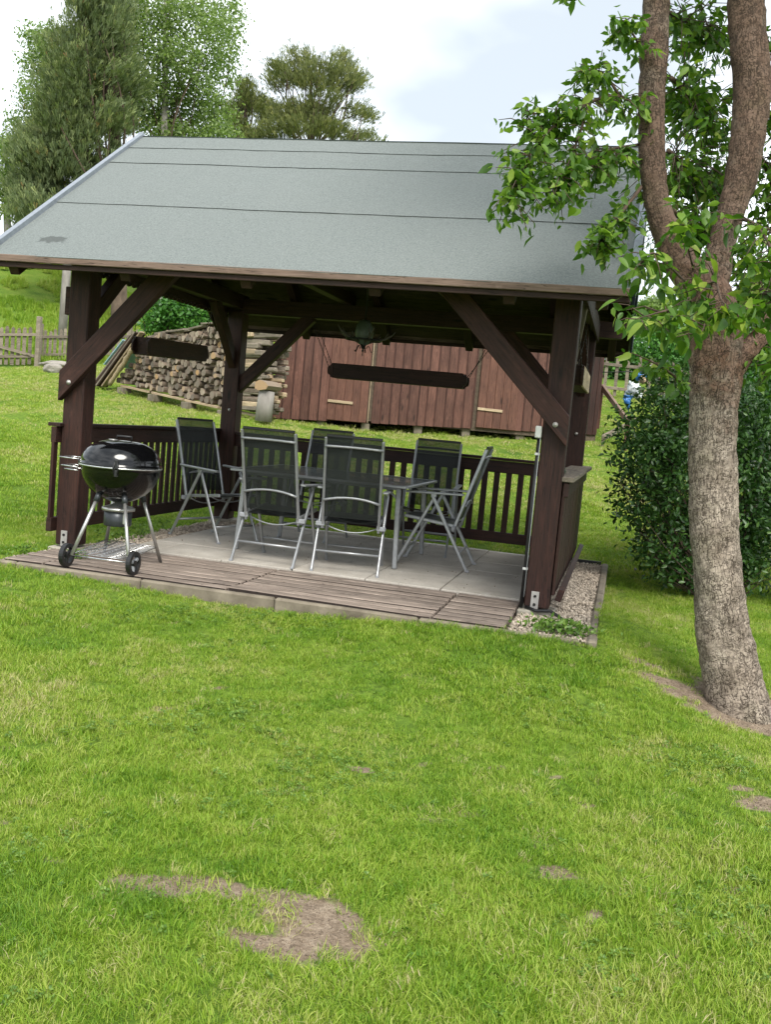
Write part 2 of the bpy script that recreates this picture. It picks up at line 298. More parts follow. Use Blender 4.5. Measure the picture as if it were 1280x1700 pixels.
# ------------------------------------------------------------------ object helpers
SP = {}                                           # thing-space matrices
def tag(o, label=None, cat=None, group=None, kind=None):
    if label: o['label'] = label
    if cat: o['category'] = cat
    if group: o['group'] = group
    if kind: o['kind'] = kind
    return o
def thing(name, label, cat, loc=(0, 0, 0), rz=0, group=None):
    o = bpy.data.objects.new(name, None); C.objects.link(o); o.location = loc; o.rotation_euler = (0, 0, rz)
    o.empty_display_size = .1; SP[o.name] = Matrix.Identity(4); return tag(o, label, cat, group)
def link(name, me, parent=None, M=None, mat=None):
    o = bpy.data.objects.new(name, me); C.objects.link(o); M = M or Matrix.Identity(4)
    if mat and not me.materials: me.materials.append(mat)
    if parent is not None:
        o.parent = parent; o.matrix_basis = SP[parent.name].inverted() @ M
    else: o.matrix_basis = M
    SP[o.name] = M; return o
def mesh(name, vs, fs, mat=None, smooth=False):
    me = bpy.data.meshes.new(name); me.from_pydata([tuple(v) for v in vs], [], fs)
    if mat: me.materials.append(mat)
    if smooth: me.polygons.foreach_set('use_smooth', [True]*len(me.polygons))
    me.update(); return me
BOX = {}
def boxme(l, w_, h, mat, bev=.004, jit=0):
    k = (round(l, 3), round(w_, 3), round(h, 3), mat.name, bev, jit)
    if k in BOX: return BOX[k]
    bm = bmesh.new(); bmesh.ops.create_cube(bm, size=1)
    for v in bm.verts: v.co = Vector((v.co.x*l, v.co.y*w_, v.co.z*h)) + Vector([random.uniform(-jit, jit) for _ in range(3)])
    if bev: bmesh.ops.bevel(bm, geom=bm.edges[:], offset=min(bev, min(l, w_, h)*.3), segments=1, affect='EDGES')
    me = bpy.data.meshes.new('box'); bm.to_mesh(me); bm.free(); me.materials.append(mat); BOX[k] = me; return me
def frame(a, b, up=(0, 0, 1)):
    a, b = Vector(a), Vector(b); x = (b-a).normalized(); up = Vector(up)
    y = up.cross(x)
    if y.length < 1e-4: y = Vector((0, 1, 0)).cross(x)
    y.normalize(); z = x.cross(y); R = Matrix((x, y, z)).transposed().to_4x4()
    return Matrix.Translation((a+b)/2) @ R
def beam(name, a, b, w_, h, mat, parent=None, up=(0, 0, 1), bev=.004):
    return link(name, boxme((Vector(b)-Vector(a)).length, w_, h, mat, bev), parent, frame(a, b, up))
def tube_data(pts, rs, seg=10, cap=True, wob=0, uv=False):
    P = [Vector(p) for p in pts]; n = len(P); rs = [rs]*n if isinstance(rs, (int, float)) else rs
    vs, fs, uvs = [], [], []; prev = None
    ln = 0
    for i, p in enumerate(P):
        d = (P[min(i+1, n-1)] - P[max(i-1, 0)]).normalized()
        if prev is None:
            r = d.cross(Vector((0, 0, 1))) if abs(d.z) < .9 else d.cross(Vector((1, 0, 0)))
        else: r = prev - d*prev.dot(d)
        r.normalize(); prev = r; q = d.cross(r)
        if i: ln += (P[i]-P[i-1]).length
        for k in range(seg):
            a = 2*math.pi*k/seg; off = (r*math.cos(a) + q*math.sin(a))
            rr = rs[i]*(1 + (wob*mnoise.noise((p+off*.2)*5) if wob else 0)); vs.append(p + off*rr)
    for i in range(n-1):
        for k in range(seg):
            fs.append((i*seg+k, i*seg+(k+1) % seg, (i+1)*seg+(k+1) % seg, (i+1)*seg+k))
    if cap: fs.append(tuple(range(seg))[::-1]); fs.append(tuple((n-1)*seg+k for k in range(seg)))
    return vs, fs
def tube(name, pts, rs, mat, parent=None, seg=8, smooth=True):
    vs, fs = tube_data(pts, rs, seg); me = mesh(name, vs, fs, mat, smooth); return link(name, me, parent)
def join_tubes(name, lst, mat, parent=None, seg=6):
    V, Fc = [], []
    for pts, rs in lst:
        v, f = tube_data(pts, rs, seg); k = len(V); V += v; Fc += [tuple(i+k for i in q) for q in f]
    return link(name, mesh(name, V, Fc, mat, True), parent)
def smooth_path(pts, n):
    """Catmull-Rom resampling; rows may carry extra columns (radius)"""
    P = np.array(pts, float); P = np.vstack([2*P[0]-P[1], P, 2*P[-1]-P[-2]]); out = []
    m = len(P)-3
    for i in range(m):
        for t in np.linspace(0, 1, n, endpoint=False):
            a, b, c, d = P[i:i+4]
            out.append(.5*((2*b)+(-a+c)*t+(2*a-5*b+4*c-d)*t*t+(-a+3*b-3*c+d)*t**3))
    out.append(P[-2]); return np.array(out)
def lathe(name, prof, mat, parent=None, seg=40, center=(0, 0, 0), smooth=True):
    vs, fs = [], []; c = Vector(center)
    for r, z in prof:
        for k in range(seg): a = 2*math.pi*k/seg; vs.append(c + Vector((r*math.cos(a), r*math.sin(a), z)))
    for i in range(len(prof)-1):
        for k in range(seg): fs.append((i*seg+k, i*seg+(k+1) % seg, (i+1)*seg+(k+1) % seg, (i+1)*seg+k))
    return link(name, mesh(name, vs, fs, mat, smooth), parent)
def prism(name, outline, th, M, mat, parent=None):
    """outline in local XZ, thickness along local Y"""
    n = len(outline); vs = [(x, -th/2, z) for x, z in outline] + [(x, th/2, z) for x, z in outline]
    fs = [tuple(range(n)), tuple(range(2*n-1, n-1, -1))] + [(i, i+n, (i+1) % n+n, (i+1) % n) for i in range(n)]
    return link(name, mesh(name, vs, fs, mat), parent, M)
def vbox(nm, wx, wy, z0, z1, xy, mat, parent, bev=.003):
    """upright board whose grain runs along its height"""
    return link(nm, boxme(z1-z0, wy, wx, mat, bev), parent, Matrix.Translation((xy[0], xy[1], (z0+z1)/2)) @ Matrix.Rotation(-math.pi/2, 4, 'Y'))
def copy_tree(o, parent=None):
    c = o.copy(); C.objects.link(c)
    if parent is not None: c.parent = parent
    for ch in list(o.children): copy_tree(ch, c)
    return c

# ------------------------------------------------------------------ terrain
ctrl = []
def cp(x, y, z): ctrl.append((x, y, z))
for x in (-1, 1, 3, 4.4): cp(x, -.85, -.058)
for x in (-.3, 1, 3, 4.4): cp(x, 3.4, -.02 + .0*x)
cp(-.4, 1, -.05); cp(4.45, 1, -.07); cp(5.15, -1, -.195); cp(5.3, -1.8, -.27); cp(4.6, -1.4, -.20); cp(5.3, 2.8, -.10); cp(6.5, -1, -.3); cp(7.5, 3, -.05)
cp(3.9, -4.4, -.38); cp(3, -4.8, -.4); cp(5, -4, -.38); cp(4.3, -7, -.42); cp(1, -4, -.30); cp(-2, -3, -.22); cp(7, -5, -.42); cp(3, -10, -.5)
cp(-3, 1, -.05); cp(-6, -3, -.2); cp(-9, -9, -.3); cp(12, -8, -.5); cp(12, 2, -.1)
for q in (((200, 645), 19), ((430, 697), 15.5), ((30, 607), 24), ((110, 607), 24), ((85, 614), 22.5), ((1020, 660), 22), ((1005, 728), 18), ((455, 702), 17), ((870, 730), 17.5)):
    cp(*at(*q[0], q[1]))
cp(*at(0, 425, 45)); cp(*at(110, 442, 42)); cp(*at(245, 495, 42)); cp(*at(430, 537, 40)); cp(*at(-200, 420, 45)); cp(*at(-300, 600, 24)); cp(*at(50, 560, 29)); cp(*at(230, 560, 33))
cp(7.2, 14.5, 1.9); cp(12, 16, 2.4); cp(7, 24, 3.3); cp(2, 24, 3.4); cp(-3, 24, 3.6); cp(0, 40, 5); cp(12, 40, 4.5)
cp(-40, 60, 8); cp(-10, 70, 5.6); cp(25, 70, 5.5); cp(-50, 10, 6); cp(-30, -20, 0); cp(30, -20, -1); cp(35, 20, 2); cp(0, -40, -2)
ctrl = np.array(ctrl); _c2 = 4.0
_A = np.sqrt(((ctrl[:, None, :2]-ctrl[None, :, :2])**2).sum(-1)+_c2)
_A = np.block([[_A + np.eye(len(ctrl))*-.0, np.c_[np.ones(len(ctrl)), ctrl[:, :2]]], [np.r_[[np.ones(len(ctrl))], ctrl[:, :2].T], np.zeros((3, 3))]])
_W = np.linalg.solve(_A, np.r_[ctrl[:, 2], 0, 0, 0])
def gz(x, y):
    x = np.atleast_1d(np.asarray(x, float)); y = np.atleast_1d(np.asarray(y, float)); out = np.empty(x.shape)
    X, Y = x.ravel(), y.ravel(); o = np.empty(X.shape)
    for s in range(0, len(X), 20000):
        a, b = X[s:s+20000], Y[s:s+20000]
        o[s:s+20000] = np.sqrt((a[:, None]-ctrl[:, 0])**2+(b[:, None]-ctrl[:, 1])**2+_c2) @ _W[:-3] + _W[-3] + _W[-2]*a + _W[-1]*b
    e = .012*np.sin(X*2.3+Y*1.1)+.010*np.sin(Y*3.1-X*1.7)+.006*np.sin(X*7+Y*5)
    o = o + e*np.clip((np.hypot(X-2, Y-1)-2.4)/1.5, 0, 1)
    inside = (X > .02) & (X < 4.32) & (Y > -.77) & (Y < 3.28)
    o = np.where(inside, np.minimum(o, -.12), o)
    return o.reshape(x.shape)
def g1(x, y): return float(gz(x, y)[0])
SOIL = [(3.52, -3.95, .17, .10), (3.62, -4.06, .13, .09), (3.20, -3.93, .14, .05), (3.0, -4.02, .13, .045), (3.40, -3.90, .10, .04), (3.48, -4.17, .13, .05), (4.29, -3.33, .07, .035), (4.22, -3.1, .05, .03),
        (5.17, -2.36, .12, .07), (4.76, -.98, .20, .05), (4.95, -1.10, .20, .07), (5.12, -1.22, .22, .08), (5.28, -1.25, .16, .08), (4.62, -.80, .10, .04), (5.2, -1.0, .28, .24), (3.75, -3.0, .06, .02), (4.0, -3.6, .05, .02), (3.9, -2.9, .05, .02)]
_r = random.Random(31)
for _ in range(46):
    _x, _y = _r.uniform(1.5, 7), _r.uniform(-5.2, -1.6); SOIL.append((_x, _y, _r.uniform(.015, .05), _r.uniform(.01, .028)))
_r = np.array([math.cos(YAW), math.sin(YAW), 0.])
def soil(x, y):
    s = np.zeros(np.shape(x))
    nx = .35*np.sin(x*31+y*17)+.3*np.sin(x*13-y*41)+.25*np.sin(x*57+y*63)
    for a, b, ra, rb in SOIL:
        s = np.maximum(s, 1.35-np.sqrt(((x-a)/ra)**2+((y-b)/rb)**2)*.75+nx*.28)
    return np.clip(s, 0, 1)
def axis(lo, a, b, hi, st, gr=1.13):
    m = list(np.arange(a, b+1e-6, st)); l, s = [], st
    x = a
    while x > lo: s *= gr; x -= s; l.append(x)
    h, s, x = [], st, b
    while x < hi: s *= gr; x += s; h.append(x)
    return np.array(l[::-1]+m+h)
gx = axis(-160, -1.5, 7.5, 160, .055); gy = axis(-60, -5.6, 3.9, 260, .055)
X, Y = np.meshgrid(gx, gy); Z = gz(X, Y)
nx_, ny_ = len(gx), len(gy)
me = bpy.data.meshes.new('lawn'); vs = np.stack([X, Y, Z], -1).reshape(-1, 3)
idx = np.arange(nx_*ny_).reshape(ny_, nx_); q = np.stack([idx[:-1, :-1], idx[:-1, 1:], idx[1:, 1:], idx[1:, :-1]], -1).reshape(-1, 4)
def fast_mesh(name, vs, quads, mat, smooth=False, attrs=None):
    me = bpy.data.meshes.new(name); k = quads.shape[1]
    me.vertices.add(len(vs)); me.vertices.foreach_set('co', np.asarray(vs, np.float32).ravel())
    me.loops.add(quads.size); me.loops.foreach_set('vertex_index', quads.astype(np.int32).ravel())
    me.polygons.add(len(quads)); me.polygons.foreach_set('loop_start', np.arange(0, quads.size, k, dtype=np.int32)); me.polygons.foreach_set('loop_total', np.full(len(quads), k, np.int32))
    me.update(calc_edges=True)
    if smooth: me.polygons.foreach_set('use_smooth', np.ones(len(quads), bool))
    for n, a in (attrs or {}).items():
        at_ = me.attributes.new(n, 'FLOAT', 'POINT'); at_.data.foreach_set('value', np.asarray(a, np.float32))
    me.materials.append(mat); return me
me = fast_mesh('lawn', vs, q, MT['lawn'], True, {'soil': soil(X, Y).ravel()})
tag(link('lawn', me), 'mown green lawn rising towards the woodpile and the hill', kind='structure')

MT['deckside'] = noisy('painted_shade_slat_side', (.012, .008, .006), (.035, .022, .016), 20, rough=.9)  # slat sides coloured dark to paint in the shade of the gaps
# ------------------------------------------------------------------ patio: slabs, decking, kerbs, gravel beds
W_, D_ = 3.965, 3.263
pt = thing('patio', 'pale grey concrete paving under the pavilion', None); pt['kind'] = 'structure'
bed = link('bed_base', boxme(4.22, 3.98, .06, MT['dirtbed'], 0), pt, Matrix.Translation((2.15, 1.26, -.078)))
xs = [.36, .64, 1.26, 1.88, 2.49, 3.10, 3.72]; ys = [.425, 1.04, 1.66, 2.28, 2.90, 3.20]
for i in range(6):
    for j in range(5):
        x0, x1, y0, y1 = xs[i], xs[i+1], ys[j], ys[j+1]
        if i == 0 and j == 4: continue
        M_ = Matrix.Translation(((x0+x1)/2, (y0+y1)/2, -.02+random.uniform(-.0025, .0025))) @ Matrix.Rotation(random.uniform(-.003, .003), 4, 'X') @ Matrix.Rotation(random.uniform(-.003, .003), 4, 'Z')
        link('paving_slab', boxme(x1-x0-.007, y1-y0-.007, .045, MT['slab'], .004), pt, M_)
dk = thing('decking', 'weathered ribbed wooden decking strip along the patio front', None); dk['kind'] = 'structure'
segs = [(.03, .36), (.37, 1.80), (1.81, 3.25), (3.26, 3.74)]
for r in range(8):
    y = -.655 + r*.134 + .0
    for s, (a, b) in enumerate(segs):
        lift = .012 if (r == 0 and s == 2) else random.uniform(-.002, .003)
        if s == 0 and r > 4: continue
        za = -.012+lift; zb = -.012+random.uniform(-.002, .003)
        o = beam('slat', (a+random.uniform(0, .006), y+random.uniform(-.003, .003), za), (b-random.uniform(0, .006), y+random.uniform(-.003, .003), zb), .094, .036, MT['deck'], dk, bev=.006)
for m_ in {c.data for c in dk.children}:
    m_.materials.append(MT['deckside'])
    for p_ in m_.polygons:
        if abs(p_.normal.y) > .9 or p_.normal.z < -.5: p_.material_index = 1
kb = thing('kerb', 'concrete edging kerb around the patio', None); kb['kind'] = 'structure'
kx = [-.95, .05, 1.05, 2.05, 3.05, 4.05, 4.24]
kx = [-.9, .18, 1.18, 2.18, 3.18, 4.22]
for a, b in zip(kx, kx[1:]):
    beam('kerb_stone', (a+.003, -.755+random.uniform(-.004, .004), -.092), (b-.003, -.755+random.uniform(-.004, .004), -.092), .055, .18, MT['kerb'], kb, bev=.012)
for a, b in ((-.80, .18), (.18, 1.18), (1.18, 2.2), (2.2, 3.2)):
    beam('kerb_stone', (4.30, a+.003, -.08), (4.30, b-.003, -.08), .06, .18, MT['kerb'], kb, bev=.012)
beam('edging_strip', (3.98, 3.27, -.03), (4.26, 3.27, -.03), .02, .09, MT['blackpl'], kb, bev=.002)

# ------------------------------------------------------------------ pebbles, grass: real geometry instanced on points (nobody could count them)
def hidden_coll(name, obs):
    c = bpy.data.collections.new(name)
    for o in obs: c.objects.link(o)
    return c
def scatter(name, P, ROT, SCL, TINT, IDX, coll, label):
    me = bpy.data.meshes.new(name); me.vertices.add(len(P)); me.vertices.foreach_set('co', np.asarray(P, np.float32).ravel())
    for n, a, ty in (('rot', ROT, 'FLOAT_VECTOR'), ('scl', SCL, 'FLOAT'), ('tint', TINT, 'FLOAT'), ('idx', IDX, 'INT')):
        at_ = me.attributes.new(n, ty, 'POINT')
        at_.data.foreach_set('vector' if ty == 'FLOAT_VECTOR' else 'value', np.asarray(a, np.int32 if ty == 'INT' else np.float32).ravel())
    me.update(); o = bpy.data.objects.new(name, me); C.objects.link(o); tag(o, label, kind='stuff')
    ng = bpy.data.node_groups.new(name+'_scatter', 'GeometryNodeTree')
    ng.interface.new_socket('Geometry', in_out='INPUT', socket_type='NodeSocketGeometry'); ng.interface.new_socket('Geometry', in_out='OUTPUT', socket_type='NodeSocketGeometry')
    gi, go = ng.nodes.new('NodeGroupInput'), ng.nodes.new('NodeGroupOutput'); ci = ng.nodes.new('GeometryNodeCollectionInfo')
    ci.inputs['Collection'].default_value = coll; ci.inputs['Separate Children'].default_value = True; ci.inputs['Reset Children'].default_value = True
    ip = ng.nodes.new('GeometryNodeInstanceOnPoints'); ip.inputs['Pick Instance'].default_value = True
    def na(n, ty):
        a = ng.nodes.new('GeometryNodeInputNamedAttribute'); a.data_type = ty; a.inputs[0].default_value = n; return [s for s in a.outputs if s.enabled and s.name == 'Attribute'][0]
    L = ng.links.new
    L(gi.outputs[0], ip.inputs['Points']); L(ci.outputs[0], ip.inputs['Instance']); L(na('idx', 'INT'), ip.inputs['Instance Index'])
    er = ng.nodes.new('FunctionNodeEulerToRotation'); L(na('rot', 'FLOAT_VECTOR'), er.inputs[0]); L(er.outputs[0], ip.inputs['Rotation'])
    L(na('scl', 'FLOAT'), ip.inputs['Scale']); L(ip.outputs[0], go.inputs[0])
    md = o.modifiers.new('scatter', 'NODES'); md.node_group = ng; return o
# pebbles
prot = []
for k in range(5):
    bm = bmesh.new(); bmesh.ops.create_icosphere(bm, subdivisions=1, radius=1)
    s = Vector((random.uniform(.8, 1.3), random.uniform(.6, 1), random.uniform(.45, .75)))
    for v in bm.verts: v.co = Vector([v.co[i]*s[i]*random.uniform(.8, 1.2) for i in range(3)])
    m_ = bpy.data.meshes.new('pebble'); bm.to_mesh(m_); bm.free(); m_.materials.append(MT['pebble']); prot.append(bpy.data.objects.new('pebble_source', m_))
pc = hidden_coll('pebble_sources', prot)
def fillrect(x0, x1, y0, y1, dens):
    n = int((x1-x0)*(y1-y0)*dens); return np.c_[rng.uniform(x0, x1, n), rng.uniform(y0, y1, n)]
def gravel(name, rects, label):
    P = np.vstack([fillrect(*r) for r in rects]); n = len(P)
    z = -.020 + rng.uniform(-.012, .008, n)
    scatter(name, np.c_[P, z], rng.uniform(0, 6.28, (n, 3)), rng.uniform(.006, .015, n)*rng.choice([1, 1, 1.35], n), rng.random(n), rng.integers(0, 5, n), pc, label)
gravel('gravel', [(3.76, 4.27, -.72, 3.24, 3600), (.02, .36, -.1, 3.2, 3000), (-.02, .10, -.72, 0, 2600), (.36, .66, 2.9, 3.2, 2500)], 'pale beige gravel beds beside the patio edges')

# grass tufts
def tuft(nb, rad, hmin, hmax, wd, lean, seed):
    r = np.random.default_rng(seed); V, Fq, T = [], [], []
    for i in range(nb):
        a = r.uniform(0, 6.28); rr = rad*math.sqrt(r.random()); bx, by = rr*math.cos(a), rr*math.sin(a)
        h = r.uniform(hmin, hmax); la = r.uniform(0, 6.28); le = r.uniform(.1, lean)*h; dx, dy = math.cos(la), math.sin(la); px, py = -dy*wd*r.uniform(.6, 1.2), dx*wd
        k = len(V); t = r.random()
        V += [(bx-px, by-py, -.004), (bx+px, by+py, -.004), (bx-px*.8+dx*le*.35, by-py*.8+dy*le*.35, h*.55), (bx+px*.8+dx*le*.35, by+py*.8+dy*le*.35, h*.55), (bx+dx*le, by+dy*le, h*r.uniform(.75, 1))]
        T += [t]*5; Fq += [(k, k+1, k+3), (k, k+3, k+2), (k+2, k+3, k+4)]
    m_ = fast_mesh('tuft', np.array(V), np.array(Fq), MT['grass'], False, {'blade': T}); return bpy.data.objects.new('tuft_source', m_)
tc_ = hidden_coll('tuft_sources', [tuft(56, .055, .009, .029, .0013, 1.5, s) for s in range(6)] + [tuft(60, .12, .018, .036, .0032, 1.2, 20+s) for s in range(3)] + [tuft(26, .035, .024, .050, .0014, 1.1, 40+s) for s in range(2)])
names_ = sorted(o.name for o in tc_.objects)
def in_view(P, m=90):
    d = np.c_[P, gz(P[:, 0], P[:, 1])] - CAM; z = d @ _fw; x = 640+F_PX*(d @ _R)/np.maximum(z, .1); y = 850-F_PX*(d @ _U)/np.maximum(z, .1)
    return (z > .8) & (x > -m*5) & (x < 1280+m*5) & (y > 380) & (y < 1700+m*2)
def no_grass(P):
    x, y = P[:, 0], P[:, 1]
    r = (x > .0) & (x < 4.335) & (y > -.79) & (y < 3.285)
    r |= (x > -.95) & (x <= .0) & (y > -.79) & (y < -.722)
    return r
def vnoise(P, s, o=0):
    x, y = P[:, 0]*s+o, P[:, 1]*s-o
    return (np.sin(x*1.7+1.3*np.sin(y*1.1))+np.sin(y*2.3+1.7*np.sin(x*.9))+.6*np.sin(x*4.1-y*3.3)+.5*np.sin(x*7.3+y*5.9))/3.1
pts = []
for (r0, r1, dens, kind) in ((0, 4.2, 1000, 0), (4.2, 6.5, 560, 0), (6.5, 10, 330, 0), (10, 15, 90, 1), (15, 25, 45, 1)):
    n = int(dens*(2*r1)**2); P = np.c_[rng.uniform(-r1, r1, n), rng.uniform(-r1, r1, n)]
    d = np.hypot(P[:, 0], P[:, 1]); P = P[(d >= r0) & (d < r1) & (P[:, 1] > -.2)] + CAM[:2]
    P = P[in_view(P)]; P = P[~no_grass(P)]
    s = soil(P[:, 0], P[:, 1]); P = P[rng.random(len(P)) > np.clip(s*1.8-.15, 0, .97)]
    thin = vnoise(P, 3.1, 5); P = P[rng.random(len(P)) > np.clip((thin-.45)*1.2, 0, .6)] if kind == 0 else P
    pts.append(np.c_[P, np.full(len(P), kind)])
PP = np.vstack(pts); n = len(PP); k = PP[:, 2].astype(int); z = gz(PP[:, 0], PP[:, 1])
idx_ = np.where(k == 0, rng.integers(0, 6, n), rng.integers(6, 9, n)); tall = (rng.random(n) < .04+.10*(vnoise(PP, 1.4, 2) > .35)) & (k == 0); idx_ = np.where(tall, rng.integers(9, 11, n), idx_)
tint = .31+.20*vnoise(PP, .9)+.17*vnoise(PP, 2.7, 3)+.14*vnoise(PP, 6.5, 1)+.10*vnoise(PP, 14, 2)+rng.normal(0, .07, n); tint += .26*np.clip((PP[:, 1]-3)/3, 0, 1)
_s = soil(PP[:, 0], PP[:, 1]); tint = tint+.35*((_s > .08) & (rng.random(n) < .5))
dry = rng.random(n) < .022; tint = np.where(dry, rng.uniform(.6, .85, n), np.clip(tint+.03, 0, .70))
scl = rng.uniform(.75, 1.25, n)*(1+.18*vnoise(PP, 1.1, 4))
rot = np.c_[rng.normal(0, .22, n), rng.normal(0, .22, n), rng.uniform(0, 6.28, n)]
scatter('grass', np.c_[PP[:, :2], z], rot, scl, tint, idx_, tc_, 'short mown grass blades covering the lawn')
print('grass tufts', n)
# clover and plantain leaves in the near turf
def tiny_leaf_src(seed, nl, r0, up):
    r = np.random.default_rng(seed); V, Fq, T = [], [], []
    for i in range(nl):
        a = 6.28*i/nl+r.uniform(-.3, .3); h = r.uniform(.3, 1)*up; L = r0*r.uniform(.7, 1.2); c = np.array([math.cos(a), math.sin(a), 0]); s_ = np.array([-math.sin(a), math.cos(a), 0]); b0 = c*L*.25+np.array([0, 0, h*.5])
        k = len(V); V += [b0, b0+c*L*.4+s_*L*.3+[0, 0, h*.35], b0+c*L*.4-s_*L*.3+[0, 0, h*.35], b0+c*L*.95+[0, 0, h*.15]]; T += [r.uniform(.1, 1)]*4
        Fq += [(k, k+2, k+1), (k+1, k+2, k+3)]
    return bpy.data.objects.new('clover_source', fast_mesh('clover', np.array(V), np.array(Fq), MT['weed'], False, {'tint': T}))
cc_ = hidden_coll('clover_sources', [tiny_leaf_src(s, 7, .020, .03) for s in range(3)] + [tiny_leaf_src(9+s, 6, .045, .03) for s in range(2)])
n = 60000; P = np.c_[rng.uniform(-1, 8, n), rng.uniform(-5.6, -.85, n)]; P = P[in_view(P, 0)]; v = vnoise(P, 1.6, 8)+.5*vnoise(P, 4, 3); P = P[rng.random(len(P)) < np.clip((v-.25)*.9, .012, .6)]
P = P[~no_grass(P)]; P = P[soil(P[:, 0], P[:, 1]) < .4]; n = len(P)
scatter('clover', np.c_[P, gz(P[:, 0], P[:, 1])+rng.uniform(.004, .018, n)], np.c_[rng.normal(0, .25, (n, 2)), rng.uniform(0, 6.28, n)], rng.uniform(.45, .95, n), rng.random(n), np.where(rng.random(n) < .997, rng.integers(0, 3, n), rng.integers(3, 5, n)), cc_, 'small clover and broad-leaved weeds scattered in the lawn')
# taller hill grass and meadow tufts behind the fence
hc = hidden_coll('hill_tuft_sources', [tuft(70, .22, .15, .45, .012, .9, 60+s) for s in range(3)])
n = 16000; P = np.c_[rng.uniform(-30, -3, n), rng.uniform(14.5, 42, n)]; P = P[in_view(P, 40)]
sel = (vnoise(P, .35, 2) > -.15) & ~((P[:, 0] > -5) & (P[:, 1] < 16)); P = P[sel]; n = len(P)
scatter('hill_grass', np.c_[P, gz(P[:, 0], P[:, 1])], np.c_[np.zeros((n, 2)), rng.uniform(0, 6.28, n)], rng.uniform(.25, .75, n), np.clip(.38+.25*vnoise(P, .3), 0, .7), rng.integers(0, 3, n), hc, 'long rough grass on the hill behind the fence')

# leafy clumps: arrays of small faces
def leaves_mesh(name, P, size, mat, hang=.5, shape='leaf', tint=None, dirs=None, seed=1, jit=.35):
    r = np.random.default_rng(seed); n = len(P)
    d = r.normal(0, 1, (n, 3)) if dirs is None else dirs + r.normal(0, jit, (n, 3)); d[:, 2] -= hang*np.linalg.norm(d, axis=1)*.8
    d /= np.linalg.norm(d, axis=1)[:, None]
    s = np.cross(d, r.normal(0, 1, (n, 3)) + [0, 0, .6]); s /= np.linalg.norm(s, axis=1)[:, None]; up = np.cross(s, d)
    L = size*r.uniform(.65, 1.2, n)[:, None]
    if shape == 'leaf':      # ovate folded leaf, 8 triangles
        prof = [(0, 0, 0), (.22, .20, .05), (.22, -.20, .05), (.25, 0, -.02), (.58, .225, .03), (.58, -.225, .03), (.6, 0, -.05), (1, 0, -.16)]
        F_ = [(0, 3, 1), (0, 2, 3), (1, 3, 6), (1, 6, 4), (2, 5, 6), (2, 6, 3), (4, 6, 7), (5, 7, 6)]
    elif shape == 'small':
        prof = [(0, 0, 0), (.5, .3, .05), (.5, -.3, .05), (1, 0, -.1)]; F_ = [(0, 2, 1), (1, 2, 3)]
    else:                    # needle spray
        prof = [(0, .0, 0), (1, .10, .04), (.9, .24, -.02), (0, .02, 0), (.95, -.10, .05), (.85, -.26, 0)]; F_ = [(0, 1, 2), (3, 5, 4)]
    V = np.concatenate([P[:, None, :] + L[:, None, :]*(d[:, None, :]*a + s[:, None, :]*b + up[:, None, :]*c) for a, b, c in prof], 1).reshape(-1, 3)
    k = len(prof); F_ = np.array(F_); Q = (np.arange(n)[:, None, None]*k + F_[None]).reshape(-1, 3)
    t = (r.beta(2, 2.4, n) if tint is None else np.clip(tint, 0, 1))
    return fast_mesh(name, V, Q, mat, shape == 'leaf', {'tint': np.repeat(t, k)}), (d, s, up, L)

# ------------------------------------------------------------------ pavilion
gaz = thing('garden_pavilion', 'dark brown open timber pavilion with a grey felt roof on the patio', 'pavilion')
wp = .176; zp_top = 2.30
PO, BE, RA = MT['post'], MT['beam'], MT['rail']
for nm, x, y, zb in (('FL', wp/2, wp/2, .03), ('FR', W_-wp/2, wp/2, .03), ('BL', wp/2, D_-wp/2, .01), ('BR', W_-wp/2, D_-wp/2, .01)):
    p = beam('post', (x, y, zb), (x, y, zp_top), wp, wp, PO, gaz, up=(0, -1, 0), bev=.008)
    if y < 1:
        link('post_shoe', boxme(.055, .008, .125, MT['zinc'], .001), p, Matrix.Translation((x+(-.015 if nm == 'FR' else -.005), -.0065, .085)))
        for dz in (.055, .115):
            q_ = lathe('bolt', [(0, 0), (.010, 0), (.010, .008), (.004, .012), (0, .012)], MT['iron'], p, 10)
            q_.matrix_basis = SP[p.name].inverted() @ Matrix.Translation((x+(-.015 if nm == 'FR' else -.005), -.011, dz)) @ Matrix.Rotation(math.pi/2, 4, 'X')
    link('footing', boxme(.26, .26, .06, MT['conc'], .01), gaz, Matrix.Translation((x, y, -.018)))
beam('post', (0.0, 0, 0), (0, 0, 0), 1, 1, PO, gaz) if False else None
# plates along X (front, back) sticking out at the gables, beams along Y
PLX0, PLX1 = -.32, 4.27
for y in (wp/2, D_-wp/2):
    out = [(PLX0, .1), (PLX0+.06, 0), (PLX1-.06, 0), (PLX1, .1), (PLX1, .16), (PLX0, .16)]
    prism('wall_plate', out, .14, Matrix.Translation((0, y, zp_top-.025)), BE, gaz)
for x in (wp/2, W_-wp/2): beam('side_beam', (x, -.02, zp_top+.10), (x, D_+.02, zp_top+.10), .14, .15, BE, gaz)
for x in (1.04+.3, 2.93-.3): beam('tie_beam', (x, -.02, zp_top+.20), (x, D_+.02, zp_top+.20), .10, .12, BE, gaz)
